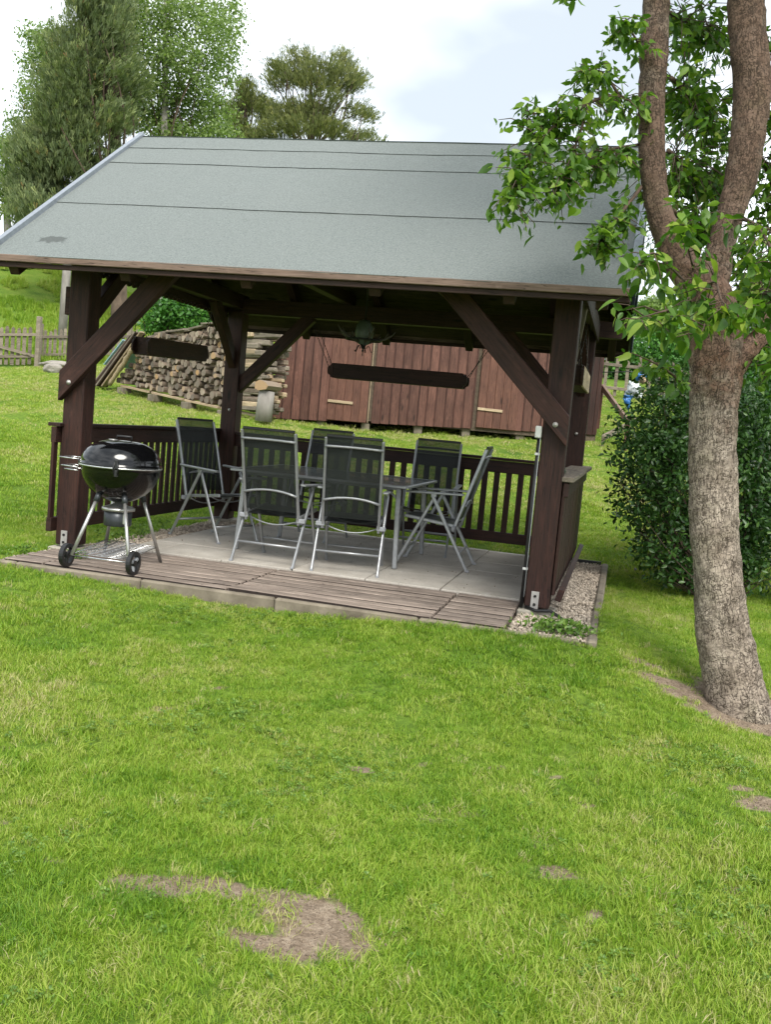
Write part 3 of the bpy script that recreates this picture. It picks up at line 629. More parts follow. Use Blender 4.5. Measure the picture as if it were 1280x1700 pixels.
# braces
def brace(a, b, w_, th, up):
    """timber with plumb-cut ends"""
    a, b = Vector(a), Vector(b); L_ = (b-a).length; Mf = frame(a, b, up); ta = (b.z-a.z)/math.hypot(b.x-a.x, b.y-a.y); h = w_/2; e = .005
    V = [(sx*L_/2+z*ta, y, z) for sx in (-1, 1) for y, z in ((-th/2+e, -h), (th/2-e, -h), (th/2, -h+e), (th/2, h-e), (th/2-e, h), (-th/2+e, h), (-th/2, h-e), (-th/2, -h+e))]
    Fq = [tuple(range(7, -1, -1)), tuple(range(8, 16))]+[(i, (i+1) % 8, (i+1) % 8+8, i+8) for i in range(8)]
    return link('brace', mesh('brace', V, Fq, MT['post']), gaz, Mf)
bA = brace((-.004, -.037, 1.30), (1.0, -.037, 2.38), .160, .07, (0, 0, 1)); bB = brace((W_+.004, -.037, 1.295), (W_-1.05, -.037, 2.36), .150, .07, (0, 0, 1))
bC = brace((.13, D_-.09, 1.46), (.98, D_-.09, 2.34), .13, .09, (0, 0, 1)); bD = brace((W_-.13, D_-.09, 1.46), (W_-.98, D_-.09, 2.34), .13, .09, (0, 0, 1))
for x in (.09, W_-.09):
    brace((x, .13, 1.84), (x, .72, 2.36), .13, .08, (0, 0, 1)); brace((x, D_-.13, 1.72), (x, D_-.80, 2.40), .13, .08, (0, 0, 1))
for (x, z, b_) in ((.085, 1.33, bA), (W_-.085, 1.335, bB)):
    q_ = lathe('bolt', [(0, 0), (.019, 0), (.019, .003), (.012, .004), (.010, .014), (0, .016)], MT['zinc'], b_, 14)
    q_.matrix_basis = SP[b_.name].inverted() @ Matrix.Translation((x, -.0725, z)) @ Matrix.Rotation(math.pi/2, 4, 'X')
for (x, y, z) in ((.10, D_-.18, 1.22), (W_-.09, D_-.18, 1.3)):
    q_ = lathe('bolt', [(0, 0), (.016, 0), (.016, .003), (.009, .012), (0, .014)], MT['zinc'], gaz, 12)
    q_.matrix_basis = Matrix.Translation((x, y, z)) @ Matrix.Rotation(math.pi/2, 4, 'X')
link('cleat', boxme(.05, .06, .22, MT['rail'], .004), gaz, Matrix.Translation((-.024, .05, 1.97)))
# roof geometry
YE, ZE, YR, ZR = -.509, 2.245, 1.634, 3.707; YB = 3.771; XL, XR = -.373, 4.302
sl_ = math.atan2(ZR-ZE, YR-YE); nf = Vector((0, -math.sin(sl_), math.cos(sl_))); nb_ = Vector((0, math.sin(sl_), math.cos(sl_)))
def rp(side, s, x, off=0):   # point on the roof, s = 0 eave .. 1 ridge, off above the surface
    y = (YE + (YR-YE)*s) if side == 0 else (YB + (YR-YB)*s); z = ZE + (ZR-ZE)*s
    return Vector((x, y, z)) + (nf if side == 0 else nb_)*off
xr_ = [.02, .80, 1.70, 2.60, 3.50, 4.05]; xr_ = [-.20, .72, 1.66, 2.60, 3.52, 4.12]
for side in (0, 1):
    for x in xr_:
        beam('rafter', rp(side, -.005, x, -.115), rp(side, .985, x, -.115), .08, .13, BE, gaz, up=nf if side == 0 else nb_)
    nbd = 14; L_ = math.hypot(YR-YE, ZR-ZE)
    for i in range(nbd):
        s0, s1 = i/nbd, (i+1)/nbd; sm = (s0+s1)/2
        beam('roof_board', rp(side, sm, XL+.02, -.035), rp(side, sm, XR-.02, -.035), L_/nbd-.004, .022, MT['under'], gaz, up=nf if side == 0 else nb_, bev=.002)
beam('ridge_beam', (XL+.03, YR, ZR-.2), (XR-.03, YR, ZR-.2), .09, .15, BE, gaz)
# felt strips with a gently wavy surface, each lapping 3 mm over the one below
def felt(side, s0, s1, lev):
    nxs, nys = 90, 10; V = []; 
    for layer in (0, 1):
        for j in range(nys+1):
            for i in range(nxs+1):
                s = s0+(s1-s0)*j/nys; x = XL+.015+(XR-XL-.03)*i/nxs
                wv = .004*mnoise.noise(Vector((x*1.3, s*5+side*9, 0)))+.0025*mnoise.noise(Vector((x*5, s*9, 3)))
                if j == 0: s += .0035*mnoise.noise(Vector((x*1.1, lev*7, 1)))
                lap = .0025*(1-min(1, j/2.0)) if s0 > .01 else 0
                V.append(rp(side, s, x, -.012+lev*.0035+wv+lap+(.0 if layer else -.0035)))
    n1 = (nxs+1)*(nys+1); Fq = []
    for j in range(nys):
        for i in range(nxs):
            a = j*(nxs+1)+i; qd = (a, a+1, a+nxs+2, a+nxs+1); 
            Fq.append(tuple(v+n1 for v in qd) if side == 0 else tuple(v+n1 for v in qd[::-1])); 
    for i in range(nxs): Fq.append((i, i+1, i+1+n1, i+n1))
    return link('felt_strip', mesh('felt_strip', V, Fq, MT['felt'], False), gaz)
for side in (0, 1):
    for lv, (a, b) in enumerate(((-.012, .40), (.375, .752), (.735, .90), (.885, 1.004))): felt(side, a, b, lv)
    # dark bitumen bead at the laps
    for s in (.375, .735, .885):
        pts_ = [rp(side, s+.0035*mnoise.noise(Vector((x*1.1, {.375: 1, .735: 2, .885: 3}[s]*7, 1)))-.0012, x, -.0062) for x in np.linspace(XL+.02, XR-.02, 60)]
        tube('lap_bead', pts_, [.0003+.0010*random.random() for _ in pts_], MT['blackpl'], gaz, 5)
# fascias at the eaves
for side, y in ((0, YE), (1, YB)):
    sg = -1 if side == 0 else 1
    beam('fascia', (XL+.01, y+sg*.006, ZE-.048), (XR-.01, y+sg*.006, ZE-.048), .024, .05, MT['fasc'], gaz, bev=.004)
    beam('eave_lath', (XL+.01, y-sg*.02, ZE-.092), (XR-.01, y-sg*.02, ZE-.092), .022, .038, MT['beam'], gaz, bev=.003)
# rake trims
for side in (0, 1):
    u_ = nf if side == 0 else nb_
    beam('barge_board', rp(side, -.002, XL-.012, -.085), rp(side, 1.0, XL-.012, -.085), .022, .15, BE, gaz, up=u_)
    beam('rake_trim', rp(side, -.004, XL-.004, .004), rp(side, 1.012, XL-.004, .004), .045, .045, MT['steel'], gaz, up=u_, bev=.003)
    beam('barge_board', rp(side, -.002, XR+.012, -.085), rp(side, 1.0, XR+.012, -.085), .022, .15, MT['navy'], gaz, up=u_)
    beam('rake_trim', rp(side, -.004, XR+.0, .004), rp(side, 1.012, XR+.0, .004), .055, .042, MT['steel'], gaz, up=u_, bev=.003)
# gable boards (upper triangle, above the beams) and scalloped valance on the left
def scallop(name, x, y0, y1, ztop, hgt, parent):
    pitch = .088; n_ = int((y1-y0)/pitch); out = [(y0, ztop)]; z0 = ztop-hgt
    for i in range(n_):
        c = y0+pitch*(i+.5)
        for a in np.linspace(math.pi, 2*math.pi, 9): out.append((c+pitch*.46*math.cos(a), z0+pitch*.46*math.sin(a)))
    out += [(y1, ztop)]
    # local X -> world Y
    R_ = Matrix(((0, -1, 0, x), (1, 0, 0, 0), (0, 0, 1, 0), (0, 0, 0, 1)))
    # holes: build as a perforated strip from cells
    V, Fq = [], []; th = .018
    for i in range(n_):
        c = y0+pitch*(i+.5); hz, hr, sg = z0-.004, .011, 12
        ou, inn = [], []
        for k_ in range(sg):
            a = 2*math.pi*k_/sg+math.pi/sg; inn.append((c+hr*math.cos(a), hz+hr*math.sin(a)))
            ca, sa = math.cos(a), math.sin(a)
            if sa <= 0.0: ou.append((c+pitch*.48*ca, z0+pitch*.48*sa))
            else:
                t_ = min(pitch*.5/max(abs(ca), 1e-6), hgt/max(sa, 1e-6)); ou.append((c+t_*ca, z0+t_*sa))
        b0 = len(V)
        for yy in (-th/2, th/2): V += [(p_[0], yy, p_[1]) for p_ in ou] + [(p_[0], yy, p_[1]) for p_ in inn]
        for k_ in range(sg):
            k2 = (k_+1) % sg
            Fq += [(b0+k_, b0+k2, b0+sg+k2, b0+sg+k_), (b0+2*sg+k_, b0+3*sg+k_, b0+3*sg+k2, b0+2*sg+k2), (b0+k_, b0+2*sg+k_, b0+2*sg+k2, b0+k2), (b0+sg+k_, b0+sg+k2, b0+3*sg+k2, b0+3*sg+k_)]
    return link(name, mesh(name, V, Fq, BE), parent, R_)
scallop('valance', -.02, .2, D_-.15, 2.40, .135, gaz); scallop('valance', W_+.02, .2, D_-.15, 2.40, .135, gaz)
for x in (XL+.05, XR-.05):
    nbds = 22
    for i in range(nbds):
        ya = YE+.25+(YB-YE-.5)*i/nbds; yb_ = YE+.25+(YB-YE-.5)*(i+1)/nbds; ym = (ya+yb_)/2
        zt = ZE+(ZR-ZE)*(1-abs(ym-YR)/(YR-YE))-.16
        if zt > 2.62 : vbox('gable_board', .018, yb_-ya-.004, 2.55, zt, (x, ym), BE, gaz)
# railings: back and left
def railing(a, b, zt, zb, label=None):
    a, b = Vector(a), Vector(b); r = beam('railing', (*a.xy, zt-.015), (*b.xy, zt-.015), .11, .028, RA, gaz); d = (b-a).normalized(); L_ = (b-a).length
    beam('top_rail', (*a.xy, zt-.095), (*b.xy, zt-.095), .045, .125, RA, r); beam('bottom_rail', (*a.xy, zb+.055), (*b.xy, zb+.055), .045, .11, RA, r)
    n_ = int(L_/.125)
    for i in range(n_+1):
        c = a + d*(L_-n_*.125)/2 + d*.125*i
        beam('baluster', (c.x, c.y, zb+.09), (c.x, c.y, zt-.14), .060, .024, RA, r, up=(d.y, -d.x, 0), bev=.003)
    return r
railing((wp, D_-.10, 0), (W_-wp, D_-.10, 0), .985, .10); railing((-.032, -.06, 0), (-.032, D_-.02, 0), 1.005, .135)
# right side parapet: solid boards, wide cap, sloping foot board
par = beam('parapet_cap', (3.945, -.015+.02, .960), (3.955, D_+.12, .960), .20, .035, MT['grey'], gaz); 
beam('top_rail', (3.995, .02, .885), (3.995, D_, .885), .04, .10, RA, par)
nbp = 24
for i in range(nbp):
    y = .02+.068+i*(D_-.04)/nbp; vbox('board', .022, (D_-.04)/nbp-.004, .13, .91, (3.983+random.uniform(-.002, .002), y), RA, par)
beam('foot_board', (4.03, .05, .13), (4.03, D_, .13), .045, .09, MT['post'], par, up=(.3, 0, 1))
beam('foot_board', (3.90, .2, .10), (3.90, D_-.2, .10), .045, .09, MT['rail'], par)
print('pavilion done')

# junction box with conduit on the right front post
jb = thing('junction_box', 'white electrical box with black conduit on the right front post', 'junction box', (W_-wp-.006, .03, 0))
link('box', boxme(.045, .05, .085, MT['white'], .006), jb, Matrix.Translation((-.018, -.03, 1.275)))
tube('conduit', [(-.012, -.02, 1.24), (-.012, -.02, .6), (-.014, -.02, .02)], .013, MT['blackpl'], jb, 10)
tube('wire', [(.0, -.045, 1.24), (.0, -.045, .7), (-.0, -.045, .1)], .003, MT['greypl'], jb, 6)
for z in (1.12, .30): link('clip', boxme(.036, .035, .018, MT['white'], .003), jb, Matrix.Translation((-.012, -.022, z)))
tube('cable', [(.02, -.02, .03), (.1, -.10, .02), (.2, -.08, .03), (.28, -.14, .0), (.30, -.2, -.02)], .012, MT['blackpl'], jb, 8)
gb = thing('small_case', 'small dark green case lying on the right parapet cap', 'case', (3.90, .42, .978))
link('case_body', boxme(.11, .20, .038, MT['gsm'], .010), gb, Matrix.Translation((0, 0, .021)) ); link('case_lid', boxme(.10, .185, .012, MT['gsm'], .004), gb, Matrix.Translation((0, 0, .046)))

# hanging planters
def planter(name, label, a, b, w_, h, ups, light=None):
    """a, b = end centres; ups = per end, list of upper chain anchor points (world)"""
    a, b = Vector(a), Vector(b); t = thing(name, label, 'hanging planter', (a+b)/2); o = (a+b)/2; A, B = a-o, b-o; d = (B-A).normalized(); sd_ = Vector((-d.y, d.x, 0))
    m_ = MT['rail']
    for s in (-1, 1):
        mm = light if (light and s == (1 if sd_.x > 0 else -1)) else m_
        beam('side_board', A+sd_*s*w_/2, B+sd_*s*w_/2, .018, h, mm, t)
    beam('bottom_board', A-Vector((0, 0, h/2-.01)), B-Vector((0, 0, h/2-.01)), w_-.02, .018, m_, t)
    # end ears with concave corners, in the plane of the front board
    for E, s in ((A, -1), (B, 1)):
        link('end_board', boxme(.018, w_-.02, h-.004, m_, .002), t, frame(E+d*s*(-.012), E+d*s*(-.012)+d*.01))
        for q_ in (-1, 1):
            ear = [(0, h/2)]+[(.05-.035*math.cos(a_), h/2-.035*math.sin(a_)+.0) for a_ in np.linspace(.2, 1.5, 5)]+[(.055, .02), (.055, -.02)]+[(.05-.035*math.cos(a_), -h/2+.035*math.sin(a_)) for a_ in np.linspace(1.5, .2, 5)]+[(0, -h/2)]
            R_ = Matrix((d*s, sd_*s, Vector((0, 0, 1)))).transposed().to_4x4()
            e = prism('ear', ear, .018, Matrix.Translation(E+sd_*q_*w_/2) @ R_, m_, t)
    for E, s, U in ((A, -1, ups[0]), (B, 1, ups[1])):
        for k_, up_ in enumerate(U):
            st = E + d*s*.03 + sd_*(w_/2)*(1 if k_ else -1); en = Vector(up_)-o; n_ = int((en-st).length/.028)
            lst = []
            for i in range(n_):
                p0 = st+(en-st)*(i/n_); p1 = st+(en-st)*((i+.9)/n_); lst.append(([p0, (p0+p1)/2+sd_*.003*(1 if i % 2 else -1), p1], [.0035, .005, .0035]))
            join_tubes('chain', lst, MT['chain'], t, 5)
    return t
planter('hanging_planter', 'long dark planter hanging on chains across the rear opening before the shed', (1.28, 3.06, 1.735), (2.67, 3.06, 1.73), .15, .155, [[(1.0, 3.1, 2.17), (1.04, 3.1, 2.19)], [(2.93, 3.1, 2.12), (2.90, 3.1, 2.15)]])
planter('hanging_planter', 'dark planter hanging along the left side before the firewood', (-.02, 1.26, 1.735), (-.02, 2.46, 1.775), .15, .165, [[(.02, 1.0, 2.28), (.06, 1.0, 2.28)], [(.02, 2.62, 2.28), (.06, 2.62, 2.28)]])
pl3 = planter('hanging_planter', 'planter with pale outer board hanging on the right side, seen from its end', (3.93, .62, 1.73), (3.93, 1.82, 1.73), .13, .155, [[(3.90, .42, 2.28), (3.93, .42, 2.28)], [(3.90, 2.0, 2.28), (3.93, 2.0, 2.28)]], MT['pale'])
tb_ = thing('leaning_board', 'narrow pale grey board standing on the right planter against the side beam', 'board', (3.93, .60, 1.82))
beam('board', (-.015, .0, .0), (.03, .02, .46), .05, .02, MT['grey'], tb_, up=(0, 1, 0)); link('foot', boxme(.07, .03, .02, MT['grey'], .003), tb_, Matrix.Translation((-.015, 0, .0)))

# chandelier
ch = thing('chandelier', 'black iron and antler chandelier hanging under the pavilion roof', 'chandelier', (1.98, 1.6, 1.81))
lathe('shade', [(.0, .10), (.045, .11), (.075, .16), (.085, .22), (.07, .28), (.045, .32), (.02, .33), (0, .33)], MT['gglass'], ch, 20)
lathe('finial', [(0, 0), (.005, .01), (.004, .04), (.012, .05), (.006, .065), (.018, .08), (.026, .10), (.04, .115), (0, .12)], MT['iron'], ch, 12)
tube('stem', [(0, 0, .3), (0, 0, 1.6)], .007, MT['iron'], ch, 8)
for k_ in range(5):
    a = 2*math.pi*k_/5+.25; c, s = math.cos(a), math.sin(a)
    ar = tube('antler', [(c*r_, s*r_, z_) for r_, z_ in ((.03, .12), (.09, .145), (.15, .16), (.20, .175), (.26, .215), (.285, .25))], [.012, .014, .013, .011, .008, .003], MT['antler'], ch, 7)
    for r_, z_, dz, ds in ((.12, .155, .06, .035), (.19, .17, .07, -.03)):
        tube('tine', [(c*r_, s*r_, z_), (c*(r_+.02)-s*ds*.6, s*(r_+.02)+c*ds*.6, z_+dz*.6), (c*(r_+.03)-s*ds, s*(r_+.03)+c*ds, z_+dz)], [.009, .007, .002], MT['antler'], ar, 6)
    tube('scroll', [(c*(.03+.012*i)*1, s*(.03+.012*i), .07+.03*math.sin(i*1.1)) for i in range(6)], .004, MT['iron'], ch, 6)
lathe('ring', [(.16, .14), (.165, .145), (.165, .155), (.155, .155), (.155, .14), (.16, .14)], MT['iron'], ch, 28)

# ------------------------------------------------------------------ chairs
def make_chair():
    t = thing('folding_chair', '', 'chair'); A = MT['alu']
    top_y, top_z = -.40, 1.085; by, bz = -.185, .375
    def br(u): return Vector((0, by+(top_y-by)*u, bz+(top_z-bz)*u))
    for s in (-1, 1):
        x = .232*s
        beam('back_rail', (x, by+.015, bz-.04), (x*.985, top_y, top_z), .022, .030, A, t, up=(0, 1, .3), bev=.006)
        X_ = .268*s
        beam('rear_leg', (X_, .03, .635), (X_, -.335, .0), .020, .030, A, t, up=(0, 1, .3), bev=.006)
        beam('front_leg', (X_-.024*s, .01, .635), (X_-.024*s, .315, .0), .020, .030, A, t, up=(0, 1, .3), bev=.006)
        arm = beam('armrest', (X_, -.245, .672), (X_, .265, .655), .048, .020, A, t, bev=.008)
        link('arm_bracket', boxme(.02, .05, .035, A, .004), arm, Matrix.Translation((X_, .02, .642)))
        beam('seat_rail', (x*.98, -.20, .385), (x*.98, .27, .438), .022, .030, A, t, bev=.006)
        link('hinge', boxme(.075, .035, .04, MT['greypl'], .008), t, Matrix.Translation((.252*s, -.178, .372)))
        link('foot', boxme(.024, .036, .02, MT['greypl'], .004), t, Matrix.Translation((X_, -.335, .008)))
        link('foot', boxme(.024, .036, .02, MT['greypl'], .004), t, Matrix.Translation((X_-.024*s, .318, .008)))
    def bar(u, bow, r=.0105):
        c = br(u); return [(.232*q_, c.y-.02-bow*0, c.z+bow*(1-q_*q_)) for q_ in np.linspace(-1, 1, 9)]
    tube('crossbar', bar(.90, .004), .0105, A, t, 8); tube('crossbar', bar(.28, .035), .0105, A, t, 8)
    tube('stretcher', [(-.268, -.245, .158), (.268, -.245, .158)], .010, A, t, 8); tube('stretcher', [(-.244, .245, .145), (.244, .245, .145)], .010, A, t, 8)
    tube('seat_wire', [(.23*q_, -.12-.03*(1-q_*q_), .372-.055*(1-q_*q_)) for q_ in np.linspace(-1, 1, 11)], .006, A, t, 6)
    tube('seat_wire', [(.23*q_, .16, .415-.05*(1-q_*q_)) for q_ in np.linspace(-1, 1, 11)], .006, A, t, 6)
    V, Fq = [], []; n1, n2 = 6, 14
    for j in range(n2+1):
        u = .085+(1.012-.085)*j/n2; c = br(u)
        for i in range(n1+1):
            q_ = -1+2*i/n1; V.append((.222*q_, c.y+.004-.02*(1-q_*q_)*math.sin(math.pi*min(1, u)), c.z))
    for j in range(n2):
        for i in range(n1): a = j*(n1+1)+i; Fq.append((a, a+1, a+n1+2, a+n1+1))
    link('back_sling', mesh('back_sling', V, Fq, MT['sling'], True), t)
    bh = [Vector((.222*q_, br(1.012).y, br(1.012).z+.004)) for q_ in (-1, 1)]; beam('top_hem', bh[0], bh[1], .016, .022, MT['blackpl'], t)
    V, Fq = [], []
    for j in range(9):
        y = -.19+.47*j/8; z = .388+.052*j/8
        if j == 8: z -= .012
        for i in range(n1+1): q_ = -1+2*i/n1; V.append((.222*q_, y, z+.008-.03*(1-q_*q_)*math.sin(math.pi*j/8)))
    for j in range(8):
        for i in range(n1): a = j*(n1+1)+i; Fq.append((a, a+1, a+n1+2, a+n1+1))
    link('seat_sling', mesh('seat_sling', V, Fq, MT['sling'], True), t); return t
ch0 = make_chair(); R_ = math.radians
for i, (x, y, a, lb) in enumerate([(2.24, .85, 9, 'black mesh folding chair with its back to the viewer, near the table corner leg'),
    (1.615, .78, -1, 'black mesh folding chair with its back to the viewer, nearer the kettle grill'),
    (.69, 1.60, -114, 'folding chair turned at an angle between the side railing and the table'),
    (2.80, 1.70, 92, 'folding chair seen from its side at the right head of the table'),
    (2.545, 2.50, 184, 'folding chair facing the viewer by the rear railing, beside the side-on chair'),
    (1.36, 2.50, 178, 'folding chair facing the viewer, mostly hidden behind the table and front chairs')]):
    o = ch0 if i == 0 else copy_tree(ch0)
    o.location = (x, y, .004); o.rotation_euler = (0, 0, R_(a)); tag(o, lb, 'chair', 'folding chairs around the garden table')
# table
tb = thing('garden_table', 'grey metal garden table with a frosted glass top among the chairs', 'table', (1.84, 1.66, 0)); hx, hy = .79, .66
link('glass_top', boxme(2*hx-.05, 2*hy-.05, .006, MT['glass'], .001), tb, Matrix.Translation((0, 0, .722)))
for s in (-1, 1):
    beam('edge_frame', (-hx, s*hy, .715), (hx, s*hy, .715), .030, .022, MT['alu'], tb); beam('edge_frame', (s*hx, -hy+.016, .715), (s*hx, hy-.016, .715), .030, .022, MT['alu'], tb)
    for s2 in (-1, 1):
        l_ = beam('leg', (s*(hx-.09), s2*(hy-.12), .70), (s*(hx-.06), s2*(hy-.10), .006), .042, .028, MT['alu'], tb, up=(0, 1, 0), bev=.006)
        beam('leg_bracket', (s*(hx-.09), s2*(hy-.13), .60), (s*(hx-.22), s2*(hy-.13), .70), .016, .02, MT['alu'], tb)
    beam('apron', (-hx+.1, s*(hy-.12), .69), (hx-.1, s*(hy-.12), .69), .02, .03, MT['alu'], tb)

# ------------------------------------------------------------------ kettle grill
gr = thing('kettle_grill', 'black kettle charcoal grill on wheeled legs by the left front post', 'grill', (.745, -.36, .006))
R0 = .288; zc = .735
prof = [(R0*math.sin(a), zc-.003-R0*.93*(math.cos(a))) for a in np.linspace(.12, math.pi/2, 18)]
lathe('bowl', [(0, zc-.003-R0*.93)]+prof+[(R0+.010, zc-.003), (R0+.010, zc-.010), (R0-.004, zc-.012)], MT['enamel'], gr, 56)
lid = lathe('lid', [(R0+.004, zc+.002), (R0+.012, zc+.004), (R0+.012, zc+.016)]+[(R0*1.02*math.cos(a)**.72, zc+.016+.178*math.sin(a)) for a in np.linspace(0.02, 1.5, 18)]+[(0, zc+.195)], MT['enamel'], gr, 56)
lathe('rim_band', [(R0+.011, zc-.006), (R0+.0155, zc-.004), (R0+.0155, zc+.004), (R0+.011, zc+.006)], MT['chrome'], gr, 56)
lathe('lid_vent', [(0, 0), (.035, 0), (.035, .005), (.01, .008), (0, .008)], MT['legal'], lid, 16).matrix_basis = Matrix.Translation((-.05, -.05, zc+.192))
tube('lid_handle', [(-.06, .02, zc+.19), (-.06, .02, zc+.222), (.04, .06, zc+.222), (.04, .06, zc+.19)], .008, MT['blackpl'], lid, 8)
fa = math.radians(-67)
hx_, hy_ = math.cos(fa)*(R0+.018), math.sin(fa)*(R0+.018)
for dz, h in ((.03, .07), (-.035, .05)): link('latch', boxme(.03, .018, h, MT['blackpl'], .006), gr, Matrix.Translation((hx_, hy_, zc+dz)) @ Matrix.Rotation(fa+math.pi/2, 4, 'Z'))
for s in (-1, 1): tube('latch_wire', [(hx_+s*.014, hy_-.008, zc-.045), (hx_+s*.02, hy_-.012, zc+.0), (hx_+s*.010, hy_-.006, zc+.05)], .005, MT['blackpl'], gr, 6)
# side handle wires on the left
ha = math.pi*1.02; hc_ = Vector((math.cos(ha), math.sin(ha), 0)); hs = Vector((-hc_.y, hc_.x, 0))
for dz, ln in ((.03, .17), (-.03, .15), (-.055, .12)):
    b0 = hc_*R0+Vector((0, 0, zc+dz)); tube('handle_wire', [b0+hs*.10, b0+hs*.10+hc_*ln*.5, b0+hs*.08+hc_*ln, b0-hs*.08+hc_*ln, b0-hs*.10+hc_*ln*.5, b0-hs*.10], .005, MT['chrome'], gr, 6)
link('handle_grip', boxme(.05, .12, .05, MT['blackpl'], .01), gr, Matrix.Translation(hc_*(R0+.01)+Vector((0, 0, zc+.0))) @ Matrix.Rotation(ha, 4, 'Z'))
# legs: local feet measured from the photo
feet = {'WL': (-.13-.02, -.36, .085), 'WR': (.30, -.345, .085), 'R': (.225, .30, 0), 'B': (-.30, .36, 0)}
for kx_, (fx, fy, fz) in feet.items():
    a = math.atan2(fy, fx); tp = Vector((math.cos(a)*.185, math.sin(a)*.185, zc-.215))
    l_ = tube('leg', [tp, Vector((fx, fy, max(fz, .0)))], .0135, MT['legal'], gr, 10)
    q_ = tube('leg_socket', [tp+(tp-Vector((fx, fy, fz))).normalized()*.02, tp-(tp-Vector((fx, fy, fz))).normalized()*.05], .022, MT['ashcan'], l_, 10)
    if fz:
        wd = Vector((1, .02, 0)).normalized(); sgn = -1 if kx_ == 'WL' else 1; cw = Vector((fx, fy, .085))+wd*.035*sgn
        seg = 28; th = .016
        def ring(nm, r1, r2, t0, mat, parent):
            V, Fq = [], []
            for r_, o_ in ((r1, -t0), (r2, -t0*.9), (r2, t0*.9), (r1, t0)):
                for k_ in range(seg):
                    an = 2*math.pi*k_/seg; V.append(cw+wd*o_+Vector((0, math.cos(an), math.sin(an)))*r_)
            for i in range(4):
                for k_ in range(seg): Fq.append((i*seg+k_, i*seg+(k_+1) % seg, ((i+1) % 4)*seg+(k_+1) % seg, ((i+1) % 4)*seg+k_))
            return link(nm, mesh(nm, V, Fq, mat, False), parent)
        wh = ring('wheel', .060, .084, .018, MT['blackpl'], gr)
        ring('hub', .004, .022, .020, MT['blackpl'], wh)
        for k_ in range(3):
            an = 2*math.pi*k_/3+.5; dv = Vector((0, math.cos(an), math.sin(an))); beam('spoke', cw+dv*.012, cw+dv*.066, .026, .022, MT['greypl'] if kx_ == 'WR' else MT['blackpl'], wh, up=wd, bev=.004)
WLf, WRf = Vector(feet['WL']), Vector(feet['WR'])
tube('axle', [WLf, WRf], .006, MT['chrome'], gr, 8)
zr_ = .10; wires = []
def lp(p, t_): return p
cn = [Vector((-.14, -.33, zr_)), Vector((.27, -.32, zr_)), Vector((.20, .27, zr_+.02)), Vector((-.27, .32, zr_+.02))]
for i in range(13): u = i/12; wires.append(([cn[0].lerp(cn[3], u), cn[1].lerp(cn[2], u)], .003))
for i in range(5): u = i/4; wires.append(([cn[0].lerp(cn[1], u), cn[3].lerp(cn[2], u)], .0035))
join_tubes('wire_rack', wires, MT['chrome'], gr, 5)
ac = lathe('ash_catcher', [(0, .29), (.098, .29), (.103, .30), (.103, .42), (0, .42)], MT['ashcan'], gr, 30)
lathe('ash_rim', [(.104, .40), (.122, .405), (.122, .425), (.104, .43), (.02, .46), (.015, .48)], MT['legal'], gr, 30)
link('ash_handle', boxme(.03, .03, .08, MT['legal'], .006), gr, Matrix.Translation((.09, -.055, .35)))
print('grill done')

# ------------------------------------------------------------------ crumbs on bare soil, litter on the paving
crp = []
MT['crumb'] = noisy('soil_crumb', (.09, .065, .045), (.27, .21, .155), 30, rough=1, rnd=.4, bs=0)
for o_ in prot:
    m_ = o_.data.copy(); m_.materials.clear(); m_.materials.append(MT['crumb']); crp.append(bpy.data.objects.new('crumb_source', m_))
crc = hidden_coll('crumb_sources', crp)
n = 90000; P = np.c_[rng.uniform(2.6, 6, n), rng.uniform(-4.6, -.6, n)]; P = P[(soil(P[:, 0], P[:, 1]) > rng.uniform(.15, .8, n))]; n = len(P)
scatter('soil_crumbs', np.c_[P, gz(P[:, 0], P[:, 1])+.001], rng.uniform(0, 6.28, (n, 3)), .0018+.0055*rng.random(n)**3, rng.random(n), rng.integers(0, 5, n), crc, 'soil crumbs and small stones on the bare patches')
n = 420; P = np.c_[rng.uniform(.4, 3.7, n), .45+2.7*rng.beta(1.6, 1, n)]
scatter('litter', np.c_[P, np.full(n, .006)], rng.uniform(0, 6.28, (n, 3)), .002+.006*rng.random(n)**4, rng.random(n), rng.integers(0, 5, n), crc, 'dark crumbs of leaf litter scattered on the paving')
n = 700; P = np.c_[rng.uniform(.05, 3.7, n), rng.uniform(-.70, .42, n)]
scatter('deck_litter', np.c_[P, np.full(n, .006)], rng.uniform(0, 6.28, (n, 3)), .0015+.004*rng.random(n)**4, rng.random(n), rng.integers(0, 5, n), crc, 'soil crumbs scattered on the wooden decking strip')

# ------------------------------------------------------------------ weeds on the gravel
def weed(name, label, cx, cy, rx, ry, n_, size, h):
    P = np.c_[cx+rx*rng.normal(0, .5, n_), cy+ry*rng.normal(0, .5, n_), rng.uniform(0, h, n_)]
    m_, _ = leaves_mesh(name, P, size, MT['weed'], hang=.0, shape='leaf' if size > .03 else 'small', seed=int(cx*100+50))
    return tag(link(name, m_), label, kind='stuff')
weed('ground_elder', 'patch of pale green ground elder in the right front gravel corner', 4.08, -.58, .22, .11, 420, .040, .07)
weed('weeds', 'small weeds growing through the decking behind the grill wheel', .42, -.36, .07, .06, 110, .03, .07)
weed('weeds', 'low weeds on the gravel at the left front patio corner', .0, -.45, .09, .22, 120, .028, .06)
weed('weeds', 'green weeds at the left railing foot behind the grill', .12, 1.0, .10, .6, 420, .035, .12)

